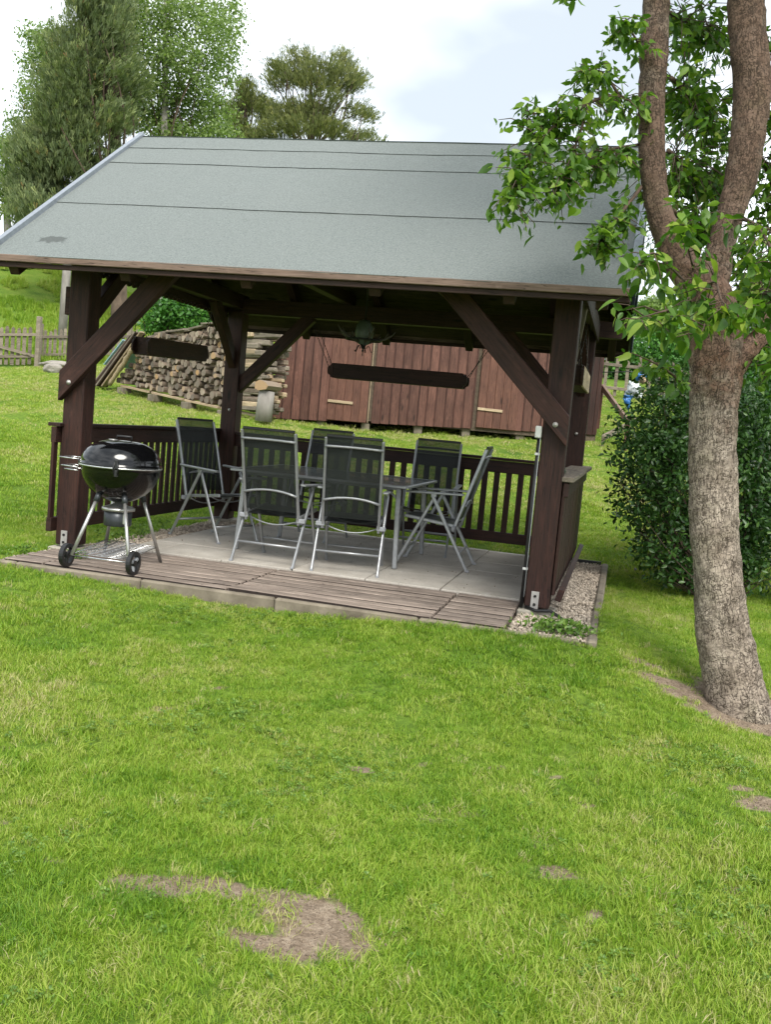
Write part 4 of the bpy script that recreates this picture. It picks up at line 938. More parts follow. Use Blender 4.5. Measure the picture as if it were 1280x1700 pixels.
# ------------------------------------------------------------------ shed
P0 = at(452, 694, 17.0); P1 = at(990, 722, 17.6); P1[2] += 0
dx = (P1-P0); dx[2] = 0; Ls = float(np.linalg.norm(dx)); dxn = dx/Ls
sh = thing('wooden_shed', 'long red-brown board shed with two plank doors behind the pavilion', 'shed', (P0[0], P0[1], P0[2]), math.atan2(dxn[1], dxn[0]))
slope = (P1[2]-P0[2])/Ls; H = 2.35
def s_at(px):   # shed-local x for a photo column near y=640
    best = min(np.linspace(0, Ls, 600), key=lambda s: abs(to_px([P0[0]+dxn[0]*s, P0[1]+dxn[1]*s, P0[2]+.6])[0]-px)); return float(best)
d1a, d1b = s_at(544), s_at(613); d2a, d2b = s_at(792), s_at(860); xx = 0.0; i = 0
S_, S2 = MT['shed'], MT['shed2']
def sboard(par_, x0, x1, yo, z0, z1, mat, nm='board'): return vbox(nm, x1-x0-.006, .022, z0, z1, ((x0+x1)/2, yo), mat, par_)
while xx < Ls-.05:
    wd = random.uniform(.145, .175); x1 = min(xx+wd, Ls)
    m_ = (d1a+d1b)/2; inside = (d1a < (xx+x1)/2 < d1b) or (d2a < (xx+x1)/2 < d2b)
    if not inside:
        zb = slope*xx
        sboard(sh, xx, x1, random.uniform(-.003, .003), zb, H, S_ if xx < Ls-.4 else MT['post'])
        vbox('cover_strip', .024, .016, zb+.01, H-.01, (x1, -.018), MT['shedd'], sh) if i % 1 == 0 and xx < Ls-.4 else None
    xx = x1; i += 1
link('backing', boxme(Ls, .03, H, MT['dirtbed'], 0), sh, Matrix.Translation((Ls/2, .035, H/2+.1)))
for da, db in ((d1a, d1b), (d2a, d2b)):
    dr = link('door', boxme(db-da-.03, .02, 2.0, S2, .003), sh, Matrix.Translation(((da+db)/2, -.012, slope*da+1.02)))
    nb2 = 5
    for k_ in range(nb2):
        x0 = da+.015+(db-da-.03)*k_/nb2; sboard(dr, x0, x0+(db-da-.03)/nb2+.002, -.032+random.uniform(-.002, .002), slope*da+.03, slope*da+2.01, S2)
    beam('door_batten', (da+.01, -.055, slope*da+.36), (da+(db-da)*.62, -.055, slope*da+.35), .02, .05, MT['pale'], dr)
    beam('door_batten', (da+.01, -.055, slope*da+1.72), (da+(db-da)*.62, -.055, slope*da+1.71), .02, .05, MT['pale'], dr)
beam('door_gap_strip', (d1b+.012, -.03, slope*d1b), (d1b+.012, -.03, H), .012, .012, MT['pale'], sh, up=(0, 1, 0))  # pale strip standing in for the white gap line beside the door
Dp = 3.0
for x in (0, Ls):
    for k_ in range(18): vbox('side_board', .022, .16, slope*x, H, (x, .10+.165*k_), S_, sh)
for k_ in range(int(Ls/.33)): vbox('rear_board', .32, .022, 0, H, (.16+.33*k_, Dp+.1), S_, sh)
rf = link('roof', boxme(Ls+.5, Dp+.7, .08, MT['felt'], .01), sh, Matrix.Translation((Ls/2, Dp/2, H+.16)) @ Matrix.Rotation(.06, 4, 'X'))
beam('roof_edge', (-.25, -.34, H+.05), (Ls+.25, -.34, H+.05), .03, .12, MT['post'], rf)
link('floor_slab', boxme(Ls-.1, Dp, .05, MT['dirtbed'], 0), sh, Matrix.Translation((Ls/2, Dp/2+.05, slope*Ls/2+.03)))
for px in (458, 537, 612, 700, 780, 870, 985):
    s_ = s_at(px); wx = P0[0]+dxn[0]*s_; wy = P0[1]+dxn[1]*s_; zg = g1(wx, wy)-P0[2]; tp_ = slope*s_-.005
    if tp_-zg < .03: zg = tp_-.12
    link('support_block', boxme(.15, .2, round(max(.08, tp_-zg+.05), 2), MT['kerb'], .008), sh, Matrix.Translation((s_, .16, (tp_+zg-.05)/2)))

# ------------------------------------------------------------------ firewood stack
A_ = at(196, 642, 18.6); B_ = at(436, 696, 15.6); fd = B_-A_; fd[2] = 0; LF = float(np.linalg.norm(fd)); fdn = fd/LF
fs_ = thing('firewood_stack', 'large stack of split and round firewood beyond the left railing', 'firewood stack', tuple(A_), math.atan2(fdn[1], fdn[0]))
slf = (B_[2]-A_[2])/LF
def f_at(px, z): return min(np.linspace(0, LF, 400), key=lambda s: abs(to_px([A_[0]+fdn[0]*s, A_[1]+fdn[1]*s, A_[2]+slf*s+z])[0]-px))
def log_mesh(seed, split):
    r = random.Random(seed); n_ = 10; L_ = .36; out = []
    for k_ in range(n_):
        a = 2*math.pi*k_/n_; rr = 1+r.uniform(-.12, .12)
        if split == 1 and math.sin(a) < -.2: rr *= .55
        if split == 2: rr *= .8+.35*abs(math.cos(a*1.5+.4))
        out.append((math.cos(a)*rr, math.sin(a)*rr))
    V = [(0, 0, 0)]+[(0, y*.97, z*.97) for y, z in out]+[(-.015, y, z) for y, z in out]+[(-L_, y, z) for y, z in out]+[(-L_, 0, 0)]
    Fq = [(0, 1+(k_+1) % n_, 1+k_) for k_ in range(n_)]; mi = [0]*n_
    for b0 in (1, 1+n_):
        for k_ in range(n_): k2 = (k_+1) % n_; Fq.append((b0+k_, b0+k2, b0+n_+k2, b0+n_+k_)); mi.append(1)
    for k_ in range(n_): k2 = (k_+1) % n_; Fq.append((1+2*n_+k_, 1+2*n_+k2, 1+3*n_)); mi.append(0)
    m_ = mesh('log', V, Fq); m_.materials.append(MT['end']); m_.materials.append(MT['loge']); m_.polygons.foreach_set('material_index', mi); return m_
LM = [log_mesh(s, s % 3) for s in range(9)]
# local frame: x along the face, -y towards the viewer
def top_h(s):
    u = s/LF
    return np.interp(u, [0, .07, .22, .3, .55, .72, .85, 1.0], [.16, .42, .98, 1.12, 1.22, 1.45, 1.42, 1.22])
pos = []; row = 0; z = .13
while z < 1.6:
    x = .07+(.06 if row % 2 else 0)
    while x < LF*.99:
        if z < top_h(x) and not (x > LF*.86): pos.append((x+random.uniform(-.02, .02), z+slf*x+random.uniform(-.018, .018)))
        x += random.uniform(.115, .15)
    z += .107; row += 1
random.shuffle(pos); print('logs', len(pos))
for k_, (x, z) in enumerate(pos[:300]):
    r_ = random.uniform(.043, .066); M_ = Matrix.Translation((x, random.uniform(-.09, .03), z)) @ Matrix.Rotation(-math.pi/2+random.uniform(-.08, .08), 4, 'Z') @ Matrix.Rotation(random.uniform(0, 6.28), 4, 'X') @ Matrix.Diagonal((1, r_, r_*random.uniform(.8, 1.1), 1))
    link('log', random.choice(LM), fs_, M_)
Vs, Fs, MI = [], [], []
rest = [(x, z, random.uniform(-.05, .02), random.uniform(.05, .07)) for x, z in pos[300:]] + [(x+.05, z+.04, .10, .07) for x, z in pos[::1]]
for x, z, yo, r_ in rest:
    M_ = Matrix.Translation((x, yo, z)) @ Matrix.Rotation(-math.pi/2, 4, 'Z') @ Matrix.Rotation(random.uniform(0, 6.28), 4, 'X') @ Matrix.Diagonal((1, r_, r_, 1)); m_ = random.choice(LM); k0 = len(Vs)
    Vs += [M_ @ v.co for v in m_.vertices]
    for p_ in m_.polygons: Fs.append(tuple(k0+v for v in p_.vertices)); MI.append(p_.material_index)
m_ = mesh('loose_logs', Vs, Fs); m_.materials.append(MT['end']); m_.materials.append(MT['loge']); m_.polygons.foreach_set('material_index', MI)
tag(link('log_filling', m_, fs_), kind='stuff')
# split pieces lying along the face at the right end
z = .10
while z < 1.38:
    th = random.uniform(.05, .095); x0 = LF*.86+random.uniform(-.05, .08)
    for seg_ in range(2 if random.random() < .5 else 1):
        for yy in (-.10, .08, .26):
            beam('split_log', (x0, yy, z+slf*x0+random.uniform(-.015, .015)), (x0+random.uniform(.35, .95), yy+random.uniform(-.04, .04), z+slf*x0+random.uniform(-.03, .03)), th*1.2, th, random.choice([MT['pale'], MT['grey'], MT['loge'], MT['grey']]), fs_, bev=.012)
    z += th*1.05
for k_ in range(4):
    x0 = .2+k_*LF*.24; beam('pallet_board', (x0, -.02, .035+slf*x0), (x0+LF*.22, -.02, .035+slf*(x0+LF*.22)), .12, .04, MT['pale'], fs_)
    link('base_block', boxme(.20, .2, .13, MT['kerb'], .01), fs_, Matrix.Translation((x0+.1, -.05, -.06+slf*x0)))
for k_ in range(7):
    x0 = LF*(.26+.085*k_); zt = float(top_h(x0))+slf*x0+.05
    beam('cover_board', (x0-.45, .1+random.uniform(-.1, .1), zt-.03+random.uniform(-.02, .03)), (x0+.45, .15+random.uniform(-.1, .1), float(top_h(x0+.4))+slf*x0+.06), .22, .03, MT['grey'], fs_, up=(0, -.15, 1))
# leaning boards and tarp at the left end
lb = thing('leaning_boards', 'old boards leaning on the left end of the firewood under a pale blue sheet', 'board stack', tuple(A_), math.atan2(fdn[1], fdn[0]))
for k_ in range(6):
    beam('board', (-.62+.09*k_, -.12-.02*k_, -.02-.0*k_), (.50+.09*k_, -.05-.02*k_, .93+.02*k_), .22 if k_ < 5 else .1, .035, [MT['grey'], MT['beam'], MT['beam'], MT['grey'], MT['beam'], MT['pale']][k_], lb, up=(-.7, 0, 1))
link('sheet', boxme(.75, .7, .02, MT['tarp'], .004), lb, frame((-.42, .2, .35), (.25, .25, .92), (-.7, 0, 1)))
pts_ = [(.02+.065*k_+random.uniform(-.012, .012), -.20, .02+.062*k_+random.uniform(-.01, .01)) for k_ in range(15)]
tube('mesh_edge', pts_, [random.uniform(.035, .055) for _ in pts_], MT['pale'], lb, 7)
# upright chopping block
cb_ = at(437, 694, 15.1); cbk = thing('chopping_block', 'upright pale log standing before the right end of the firewood', 'log', tuple(cb_))
tube('log_body', [(0, 0, -.05), (.01, 0, .2), (.02, .01, .42)], [.135, .13, .125], MT['barkg'], cbk, 14)
link('log_top', LM[2], cbk, Matrix.Translation((.02, 0, .50)) @ Matrix.Rotation(-math.pi/2-.3, 4, 'Z') @ Matrix.Translation((.16, 0, 0)) @ Matrix.Diagonal((1, .12, .085, 1)))

# ------------------------------------------------------------------ fences and gate
def picket_fence(name, label, pts2, hgt, pitch, wd, mat, cat='fence', posts=True, brace_=False, mk=True):
    p0 = np.array(pts2[0]); o = thing(name, label, cat, (p0[0], p0[1], g1(*p0[:2])))
    base = np.array([p0[0], p0[1], g1(*p0[:2])])
    for a, b in zip(pts2, pts2[1:]):
        a, b = np.array(a[:2]), np.array(b[:2]); L_ = np.linalg.norm(b-a); d = (b-a)/L_; n_ = int(L_/pitch)
        for i in range(n_+1):
            c = a+d*pitch*i; z = g1(*c); q_ = Vector((c[0], c[1], z))-Vector(base); hh = hgt*random.uniform(.96, 1.03)
            out = [(-wd/2, .06), (wd/2, .06), (wd/2, hh-.05), (0, hh), (-wd/2, hh-.05)]
            prism('picket', out, .02, Matrix.Translation(q_) @ Matrix.Rotation(math.atan2(d[1], d[0])+random.uniform(-.02, .02), 4, 'Z') @ Matrix.Rotation(random.uniform(-.02, .02), 4, 'Y'), mat, o)
        for z_ in (.25, .78):
            nn = max(1, int(L_/2.2))
            for k_ in range(nn):
                e0 = a+(b-a)*k_/nn; e1 = a+(b-a)*(k_+1)/nn
                beam('rail', Vector((*e0, g1(*e0)+z_*hgt))-Vector(base)+Vector((d[1]*.03, -d[0]*.03, 0)), Vector((*e1, g1(*e1)+z_*hgt))-Vector(base)+Vector((d[1]*.03, -d[0]*.03, 0)), .035, .07, mat, o)
        if posts:
            for k_ in range(int(L_/2.2)+1):
                e = a+d*min(L_, 2.2*k_); z = g1(*e); link('fence_post', boxme(.1, .1, hgt+.3, mat, .008), o, Matrix.Translation(Vector((*e, z+hgt*.5))-Vector(base)))
    return o, base
gp0, gp1 = at(-40, 606, 23.6), at(57, 608, 23.9)
o, base = picket_fence('garden_gate', 'grey picket gate with a diagonal brace at the far left', [gp0, gp1], 1.0, .135, .085, MT['grey'], 'gate', posts=False)
a_, b_ = Vector(gp0), Vector(gp1); a_.z, b_.z = g1(a_.x, a_.y), g1(b_.x, b_.y)
beam('diagonal_brace', a_+Vector((0, -.06, .65))-Vector(base), b_+Vector((0, -.06, .25))-Vector(base), .03, .07, MT['grey'], o)
link('gate_post', boxme(.11, .11, 1.45, MT['grey'], .01), o, Matrix.Translation(b_+Vector((.06, 0, .50))-Vector(base)))
picket_fence('picket_fence', 'low pale picket fence between the gate and the firewood', [at(64, 604, 24.6), at(230, 600, 25.5)], .85, .12, .075, MT['grey'])
picket_fence('picket_fence', 'picket fence with long rail beyond the shed on the bank at right', [at(985, 655, 22), at(1210, 668, 21)], .98, .24, .07, MT['grey'])
# stones by the gate
def rock(name, label, c, s, mat, cat='stone'):
    bm = bmesh.new(); bmesh.ops.create_icosphere(bm, subdivisions=3, radius=1)
    for v in bm.verts: v.co = Vector((v.co.x*s[0], v.co.y*s[1], v.co.z*s[2]))*(1+.25*mnoise.noise(v.co*1.5+Vector(c)))
    m_ = bpy.data.meshes.new(name); bm.to_mesh(m_); bm.free(); m_.materials.append(mat)
    return tag(link(name, m_, None, Matrix.Translation(c)), label, cat)
c_ = at(88, 612, 21.5); rock('boulder', 'pale grey boulder lying on the lawn before the low fence', (c_[0], c_[1], g1(c_[0], c_[1])+.06), (.24, .2, .14), MT['stone'])
c_ = at(102, 603, 23.0); rock('stone_slab', 'long low stone slab at the foot of the low fence', (c_[0], c_[1], g1(c_[0], c_[1])+.05), (.6, .22, .11), MT['stone'])
# poles and hill things
c0 = at(103, 548, 28); c1 = at(117, 425, 28)
pl = thing('wooden_pole', 'pale grey pole on the hillside beside the left front post', 'pole', (c0[0], c0[1], g1(c0[0], c0[1])))
ph_ = at(117, 405, 28)[2]-pl.location.z
tube('pole_shaft', [(0, 0, -.3), (.02, 0, ph_*.6), (.03, 0, ph_)], [.13, .12, .11], MT['barkg'], pl, 12); lathe('pole_cap', [(.13, ph_), (.13, ph_+.05), (0, ph_+.1)], MT['zinc'], pl, 12, (.03, 0, 0))
# hand rail and timber edge on the right bank
hr = thing('step_handrail', 'brown sloping handrail on the bank right of the shed', 'handrail'); a_, b_ = Vector(at(1000, 642, 18.4)), Vector(at(1043, 700, 16.6))
beam('rail', a_, b_, .05, .10, MT['fasc'], hr); beam('post', b_-Vector((0, 0, .5)), b_, .07, .07, MT['shed'], hr, up=(0, 1, 0)); beam('post', a_-Vector((0, 0, .8)), a_, .07, .07, MT['shed'], hr, up=(0, 1, 0))
te = thing('timber_edging', 'pale timber board edging the bank right of the shed', 'edging board'); a_, b_ = at(1002, 726, 17.2), at(1060, 697, 17.6)
beam('board', Vector(a_), Vector(b_), .06, .09, MT['grey'], te); beam('peg', Vector(a_)-Vector((0, 0, .2)), Vector(a_)+Vector((0, -.05, .03)), .05, .05, MT['grey'], te, up=(0, 1, 0))
# blue and white sheeting over the bush
bw = thing('plastic_sheeting', 'crumpled blue and white plastic bundle hanging above the dark bush', 'plastic bundle', tuple(at(1060, 640, 11)))
o_ = Vector(at(1060, 640, 11))
def cloth(nm, quad, mat, seed, amp=.05):
    n_ = 10; V = []; A0, B0, C0, D0 = [Vector(at(*q_, 11+.03*i))-o_ for i, q_ in enumerate(quad)]
    for side_ in (0, 1):
        for j in range(n_+1):
            for i in range(n_+1):
                u, v = i/n_, j/n_; p_ = A0.lerp(B0, u).lerp(D0.lerp(C0, u), v); w2 = amp*math.sin(math.pi*u)*math.sin(math.pi*v)
                V.append(p_+Vector((0, (-1 if side_ else 1)*(.01+w2), 0))+Vector((mnoise.noise(Vector((u*5, v*5, seed))), mnoise.noise(Vector((u*6, v*6, seed+5))), mnoise.noise(Vector((u*5, v*5, seed+9)))))*amp*.5)
    m1 = (n_+1)**2; Fq = []
    for j in range(n_):
        for i in range(n_): a = j*(n_+1)+i; Fq += [(a, a+1, a+n_+2, a+n_+1), (a+m1, a+m1+n_+1, a+m1+n_+2, a+m1+1)]
    link(nm, mesh(nm, V, Fq, mat, True), bw)
cloth('white_sheet', [(1045, 632), (1062, 636), (1068, 662), (1036, 660)], MT['whitep'], 1); cloth('blue_band', [(1052, 622), (1066, 616), (1074, 624), (1058, 634)], MT['bluep'], 2, .03)
cloth('cream_roll', [(1062, 626), (1070, 622), (1075, 636), (1066, 639)], MT['pale'], 3, .06); cloth('blue_corner', [(1034, 662), (1048, 660), (1047, 672), (1044, 684)], MT['bluep'], 4, .03)
cloth('blue_edge', [(1035, 655), (1052, 657), (1050, 663), (1036, 662)], MT['bluep'], 6, .02); cloth('white_strip', [(1070, 608), (1098, 604), (1100, 610), (1072, 614)], MT['whitep'], 5, .03)
tube('line', [Vector(at(1000, 618, 11))-o_, Vector(at(1060, 617, 11))-o_, Vector(at(1160, 612, 11))-o_], .006, MT['blackpl'], bw, 6)

# ------------------------------------------------------------------ pear tree
base_ = at(1225, 1190, 5.62)
pear = thing('pear_tree', 'leaning pear tree with cracked grey bark and three limbs at the right', 'tree', tuple(base_)); o_ = Vector(base_)
def limb(name, rows, parent, seg=40, sub=10, mat=None, wob=.10, disp=.012):
    P = smooth_path([[*at(x, y, D), r_] for x, y, D, r_ in rows], sub); n_ = len(P); V, Fq, UV = [], [], []; prev = None; ln = 0
    for i in range(n_):
        p_ = Vector(P[i, :3]); d = Vector(P[min(i+1, n_-1), :3]-P[max(i-1, 0), :3]).normalized()
        r_ = (d.cross(Vector((0, 1, 0))) if prev is None else prev-d*prev.dot(d)).normalized(); prev = r_; q_ = d.cross(r_)
        if i: ln += float(np.linalg.norm(P[i, :3]-P[i-1, :3]))
        for k_ in range(seg):
            a = 2*math.pi*k_/seg; off = r_*math.cos(a)+q_*math.sin(a); R1 = P[i, 3]*(.92 if name == 'trunk' else .86)
            R1 *= 1+wob*mnoise.noise(Vector((p_+off*.25)*3)); R1 += disp*(.7*mnoise.noise(Vector(((p_+off*P[i, 3])*24)))+.6*mnoise.noise(Vector(((p_+off*P[i, 3])*9))))
            V.append(p_+off*R1-o_)
        UV.append(ln)
    for i in range(n_-1):
        for k_ in range(seg): Fq.append((i*seg+k_, i*seg+(k_+1) % seg, (i+1)*seg+(k_+1) % seg, (i+1)*seg+k_))
    Fq.append(tuple((n_-1)*seg+k_ for k_ in range(seg)))
    m_ = mesh(name, V, Fq, mat or MT['bark'], True); uv = m_.uv_layers.new(name='UVMap'); rad = float(P[:, 3].mean())
    for p_ in m_.polygons:
        if len(p_.vertices) > 4: continue
        for li in p_.loop_indices:
            v = m_.loops[li].vertex_index; i, k_ = divmod(v, seg)
            if k_ == 0 and any(m_.loops[l2].vertex_index % seg == seg-1 for l2 in p_.loop_indices): k_ = seg
            uv.data[li].uv = (k_/seg*2*math.pi*rad, UV[i])
    return link(name, m_, parent)
T5 = 5.62
trunk = limb('trunk', [(1234, 1235, T5, .25), (1229, 1195, T5, .215), (1222, 1150, T5, .188), (1212, 1100, T5, .172), (1202, 1050, T5, .163), (1192, 950, T5, .152), (1186, 850, T5, .149), (1183, 750, T5, .147), (1186, 660, T5, .150), (1190, 600, T5, .165), (1184, 540, T5, .165), (1168, 480, T5, .155), (1150, 440, T5+.02, .12)], pear)
limb('limb', [(1172, 520, T5, .10), (1145, 460, T5, .105), (1118, 410, T5, .098), (1095, 350, T5, .088), (1085, 290, T5, .085), (1082, 200, T5, .088), (1085, 110, T5, .092), (1089, 20, T5, .088), (1093, -120, T5, .08), (1100, -320, T5+.2, .06), (1110, -500, T5+.3, .04)], pear, 32)
limb('limb', [(1175, 520, T5, .10), (1186, 460, T5-.02, .10), (1198, 410, T5-.02, .092), (1215, 350, T5-.03, .090), (1232, 290, T5-.03, .105), (1243, 220, T5-.03, .115), (1250, 140, T5-.02, .12), (1243, 60, T5, .122), (1238, -40, T5, .12), (1240, -200, T5, .10), (1250, -420, T5, .07)], pear, 32)
limb('limb', [(1200, 625, T5-.02, .10), (1232, 592, T5-.02, .080), (1258, 565, T5-.02, .065), (1282, 525, T5-.02, .055), (1320, 470, T5-.05, .05), (1400, 380, T5-.1, .03)], pear, 24)
limb('limb', [(1268, -20, T5, .07), (1200, -150, T5+.3, .05), (1150, -260, T5+.6, .04)], pear, 16)
branches = [  # (path of px,py,D), radius0, leaves, spread, leaf size, hang
    ([(1075, 190, 5.62), (1030, 160, 5.45), (980, 170, 5.35), (925, 205, 5.3), (885, 250, 5.25), (862, 300, 5.2), (835, 335, 5.2)], .012, 480, .13, .074, 1.0),
    ([(925, 205, 5.3), (900, 185, 5.3), (868, 205, 5.25)], .008, 90, .09, .070, .9),
    ([(980, 170, 5.35), (960, 230, 5.3), (940, 280, 5.25), (905, 320, 5.2)], .010, 220, .11, .074, 1.1),
    ([(1060, 240, 5.62), (1010, 250, 5.5), (980, 280, 5.45)], .009, 240, .14, .074, 1.0),
    ([(1030, 160, 5.45), (1000, 120, 5.4), (965, 120, 5.35)], .010, 110, .10, .072, .8),
    ([(1066, 310, 5.62), (1035, 350, 5.5), (1008, 385, 5.4), (990, 400, 5.4)], .012, 190, .09, .074, 1.1),
    ([(1070, 90, 5.62), (1050, 55, 5.5), (1030, 30, 5.4)], .010, 90, .09, .074, .8),
    ([(1000, -120, 5.2), (960, -60, 5.0), (942, 0, 4.9)], .010, 46, .045, .075, 1.4),
    ([(1140, 470, 5.5), (1110, 440, 4.9), (1085, 420, 4.6), (1060, 440, 4.5)], .008, 60, .10, .088, .6),
    ([(1150, 490, 5.5), (1120, 510, 4.8), (1090, 520, 4.6), (1055, 530, 4.5)], .008, 84, .13, .090, .9),
    ([(1160, 500, 5.5), (1165, 520, 4.9), (1170, 540, 4.6), (1160, 560, 4.5)], .008, 60, .13, .090, .9),
    ([(1180, 470, 5.5), (1190, 470, 4.9), (1200, 500, 4.6), (1230, 520, 4.5)], .008, 66, .15, .090, .8),
    ([(1150, 440, 5.5), (1140, 400, 5.0), (1130, 380, 4.8), (1150, 370, 4.7)], .006, 44, .09, .088, .4),
    ([(1220, 360, 5.6), (1250, 370, 5.1), (1275, 400, 4.9), (1290, 440, 4.8)], .014, 120, .17, .086, .8),
    ([(1250, 500, 5.5), (1265, 480, 5.1), (1290, 500, 4.9)], .012, 80, .15, .086, .8),
    ([(1140, 640, 5.5), (1100, 610, 5.2), (1060, 590, 5.1)], .009, 40, .10, .08, .8),
    ([(1255, 560, 5.6), (1275, 600, 5.6), (1300, 640, 5.6)], .010, 110, .14, .08, .9),
    ([(1115, 130, 5.9), (1150, 160, 6.2), (1180, 190, 6.4)], .016, 420, .26, .078, .8),
    ([(1110, 250, 5.9), (1145, 280, 6.2), (1180, 300, 6.4)], .016, 460, .26, .078, .8),
    ([(1120, 350, 5.9), (1145, 380, 6.3), (1170, 370, 6.6)], .014, 360, .22, .078, .8),
    ([(1110, 20, 5.9), (1150, 40, 6.2), (1190, 60, 6.4)], .014, 300, .26, .078, .8),
    ([(1270, 60, 5.9), (1300, 120, 6.2), (1300, 220, 6.3)], .014, 260, .24, .078, .8),
    ([(1260, 250, 5.9), (1280, 300, 6.1), (1290, 380, 6.2)], .014, 260, .22, .078, .8),
    ([(1230, 420, 5.9), (1250, 460, 6.1), (1280, 520, 6.2)], .014, 300, .22, .078, .8)]
LP, LS, LH, tw = [], [], [], []
for path, r0, n_, spread, sz, hang in branches:
    Q = smooth_path([at(*p_) for p_ in path], 8); tw.append(([Vector(q_)-o_ for q_ in Q], list(np.linspace(r0, r0*.3, len(Q)))))
    # twiglets bearing leaf clusters
    ntw = max(4, int(n_*(2.1 if path[0][2] > 5.8 else 1.6))//7)
    for _ in range(ntw):
        u = rng.beta(1.6, 1.1)*(len(Q)-1); i = int(u); b0 = Q[i]+(Q[min(i+1, len(Q)-1)]-Q[i])*(u-i)
        dr = rng.normal(0, 1, 3); dr[2] = dr[2]*.6-.15*hang; dr /= np.linalg.norm(dr); ln = spread*rng.uniform(.4, 1.7); e = b0+dr*ln; e[2] -= ln*.25*hang
        tw.append(([Vector(b0)-o_, Vector((b0+e)/2+[0, 0, ln*.12])-o_, Vector(e)-o_], [.0035, .0028, .0018]))
        for k_ in range(7):
            t_ = rng.uniform(.35, 1.05); LP.append(b0+(e-b0)*t_+rng.normal(0, .022, 3)); LS.append(sz*rng.uniform(.6, 1.15)); LH.append(hang)
# crown above the frame
for _ in range(1500):
    c = at(1180, -300, 5.9); d = rng.normal(0, 1, 3); d /= np.linalg.norm(d); c = c+d*np.array([1.6, 1.6, 1.0])*rng.uniform(.5, 1)**.5+np.array([0, 0, .35])
    if to_px(c)[1] > -60: continue
    for k_ in range(5): LP.append(c+rng.normal(0, .10, 3)); LS.append(.078); LH.append(.7)
for k_ in range(9):
    a = k_*.7; s0 = at(1240 if k_ % 2 else 1095, -260, 5.7); e = s0+np.array([math.cos(a)*1.1, math.sin(a)*1.1, .6]); tw.append(([Vector(s0)-o_, Vector((s0+e)/2+[0, 0, .1])-o_, Vector(e)-o_], [.035, .022, .008]))
LP = np.array(LP); LS = np.array(LS); LH = np.array(LH); join_tubes('twigs', tw, MT['twig'], pear, 5)
bpy.data.objects['twigs']['kind'] = 'stuff'
px, py, pz = to_px(LP); vis = (px > 5) & (px < 1275) & (py > 5) & (py < 700)
order = np.argsort(np.where(vis, -LS/pz, 9)); pick = order[:300]; keep = np.ones(len(LP), bool); keep[pick] = False
def leaf_single(seed):
    r = random.Random(seed); w1 = r.uniform(.19, .27); cu = r.uniform(.05, .40)
    V, Fq = [], []; nn = 6
    for j in range(nn+1):
        u = j/nn; wd = w1*math.sin(math.pi*u**.75)**.8 if 0 < u < 1 else 0; zc_ = -cu*u*u
        V += [(u, -wd, zc_+wd*.28), (u, 0, zc_), (u, wd, zc_+wd*.28)]
    for j in range(nn): a = j*3; Fq += [(a, a+1, a+4, a+3), (a+1, a+2, a+5, a+4)]
    st = len(V); V += [(-.32, -.008, .06), (-.32, .008, .06), (0.0, .008, 0), (0.0, -.008, 0)]; Fq.append((st, st+1, st+2, st+3))
    return mesh('leaf', V, Fq, MT['pearobj'], True)
LV = [leaf_single(s) for s in range(6)]
for i in pick:
    d = Vector(rng.normal(0, 1, 3)); d.z = d.z*.5-LH[i]*1.1; d.normalize(); s = d.cross(Vector(rng.normal(0, 1, 3))+Vector((0, 0, .3))).normalized(); u_ = s.cross(d)*-1
    if u_.z < 0: u_ = -u_; s = -s
    L_ = LS[i]*rng.uniform(.7, 1.1); R1 = Matrix((d, s, d.cross(s))).transposed().to_4x4()
    link('leaf', LV[int(rng.integers(0, 6))], pear, Matrix.Translation(Vector(LP[i])-o_) @ R1 @ Matrix.Scale(L_, 4))
groups = np.unique(LH[keep])
Ps = LP[keep]; m_, _ = leaves_mesh('foliage', Ps-np.array(o_), LS[keep][:, None]*1.0, MT['pear'], hang=.95, shape='leaf', seed=3)
tag(link('foliage', m_, pear), kind='stuff')
print('pear leaves', len(LP))

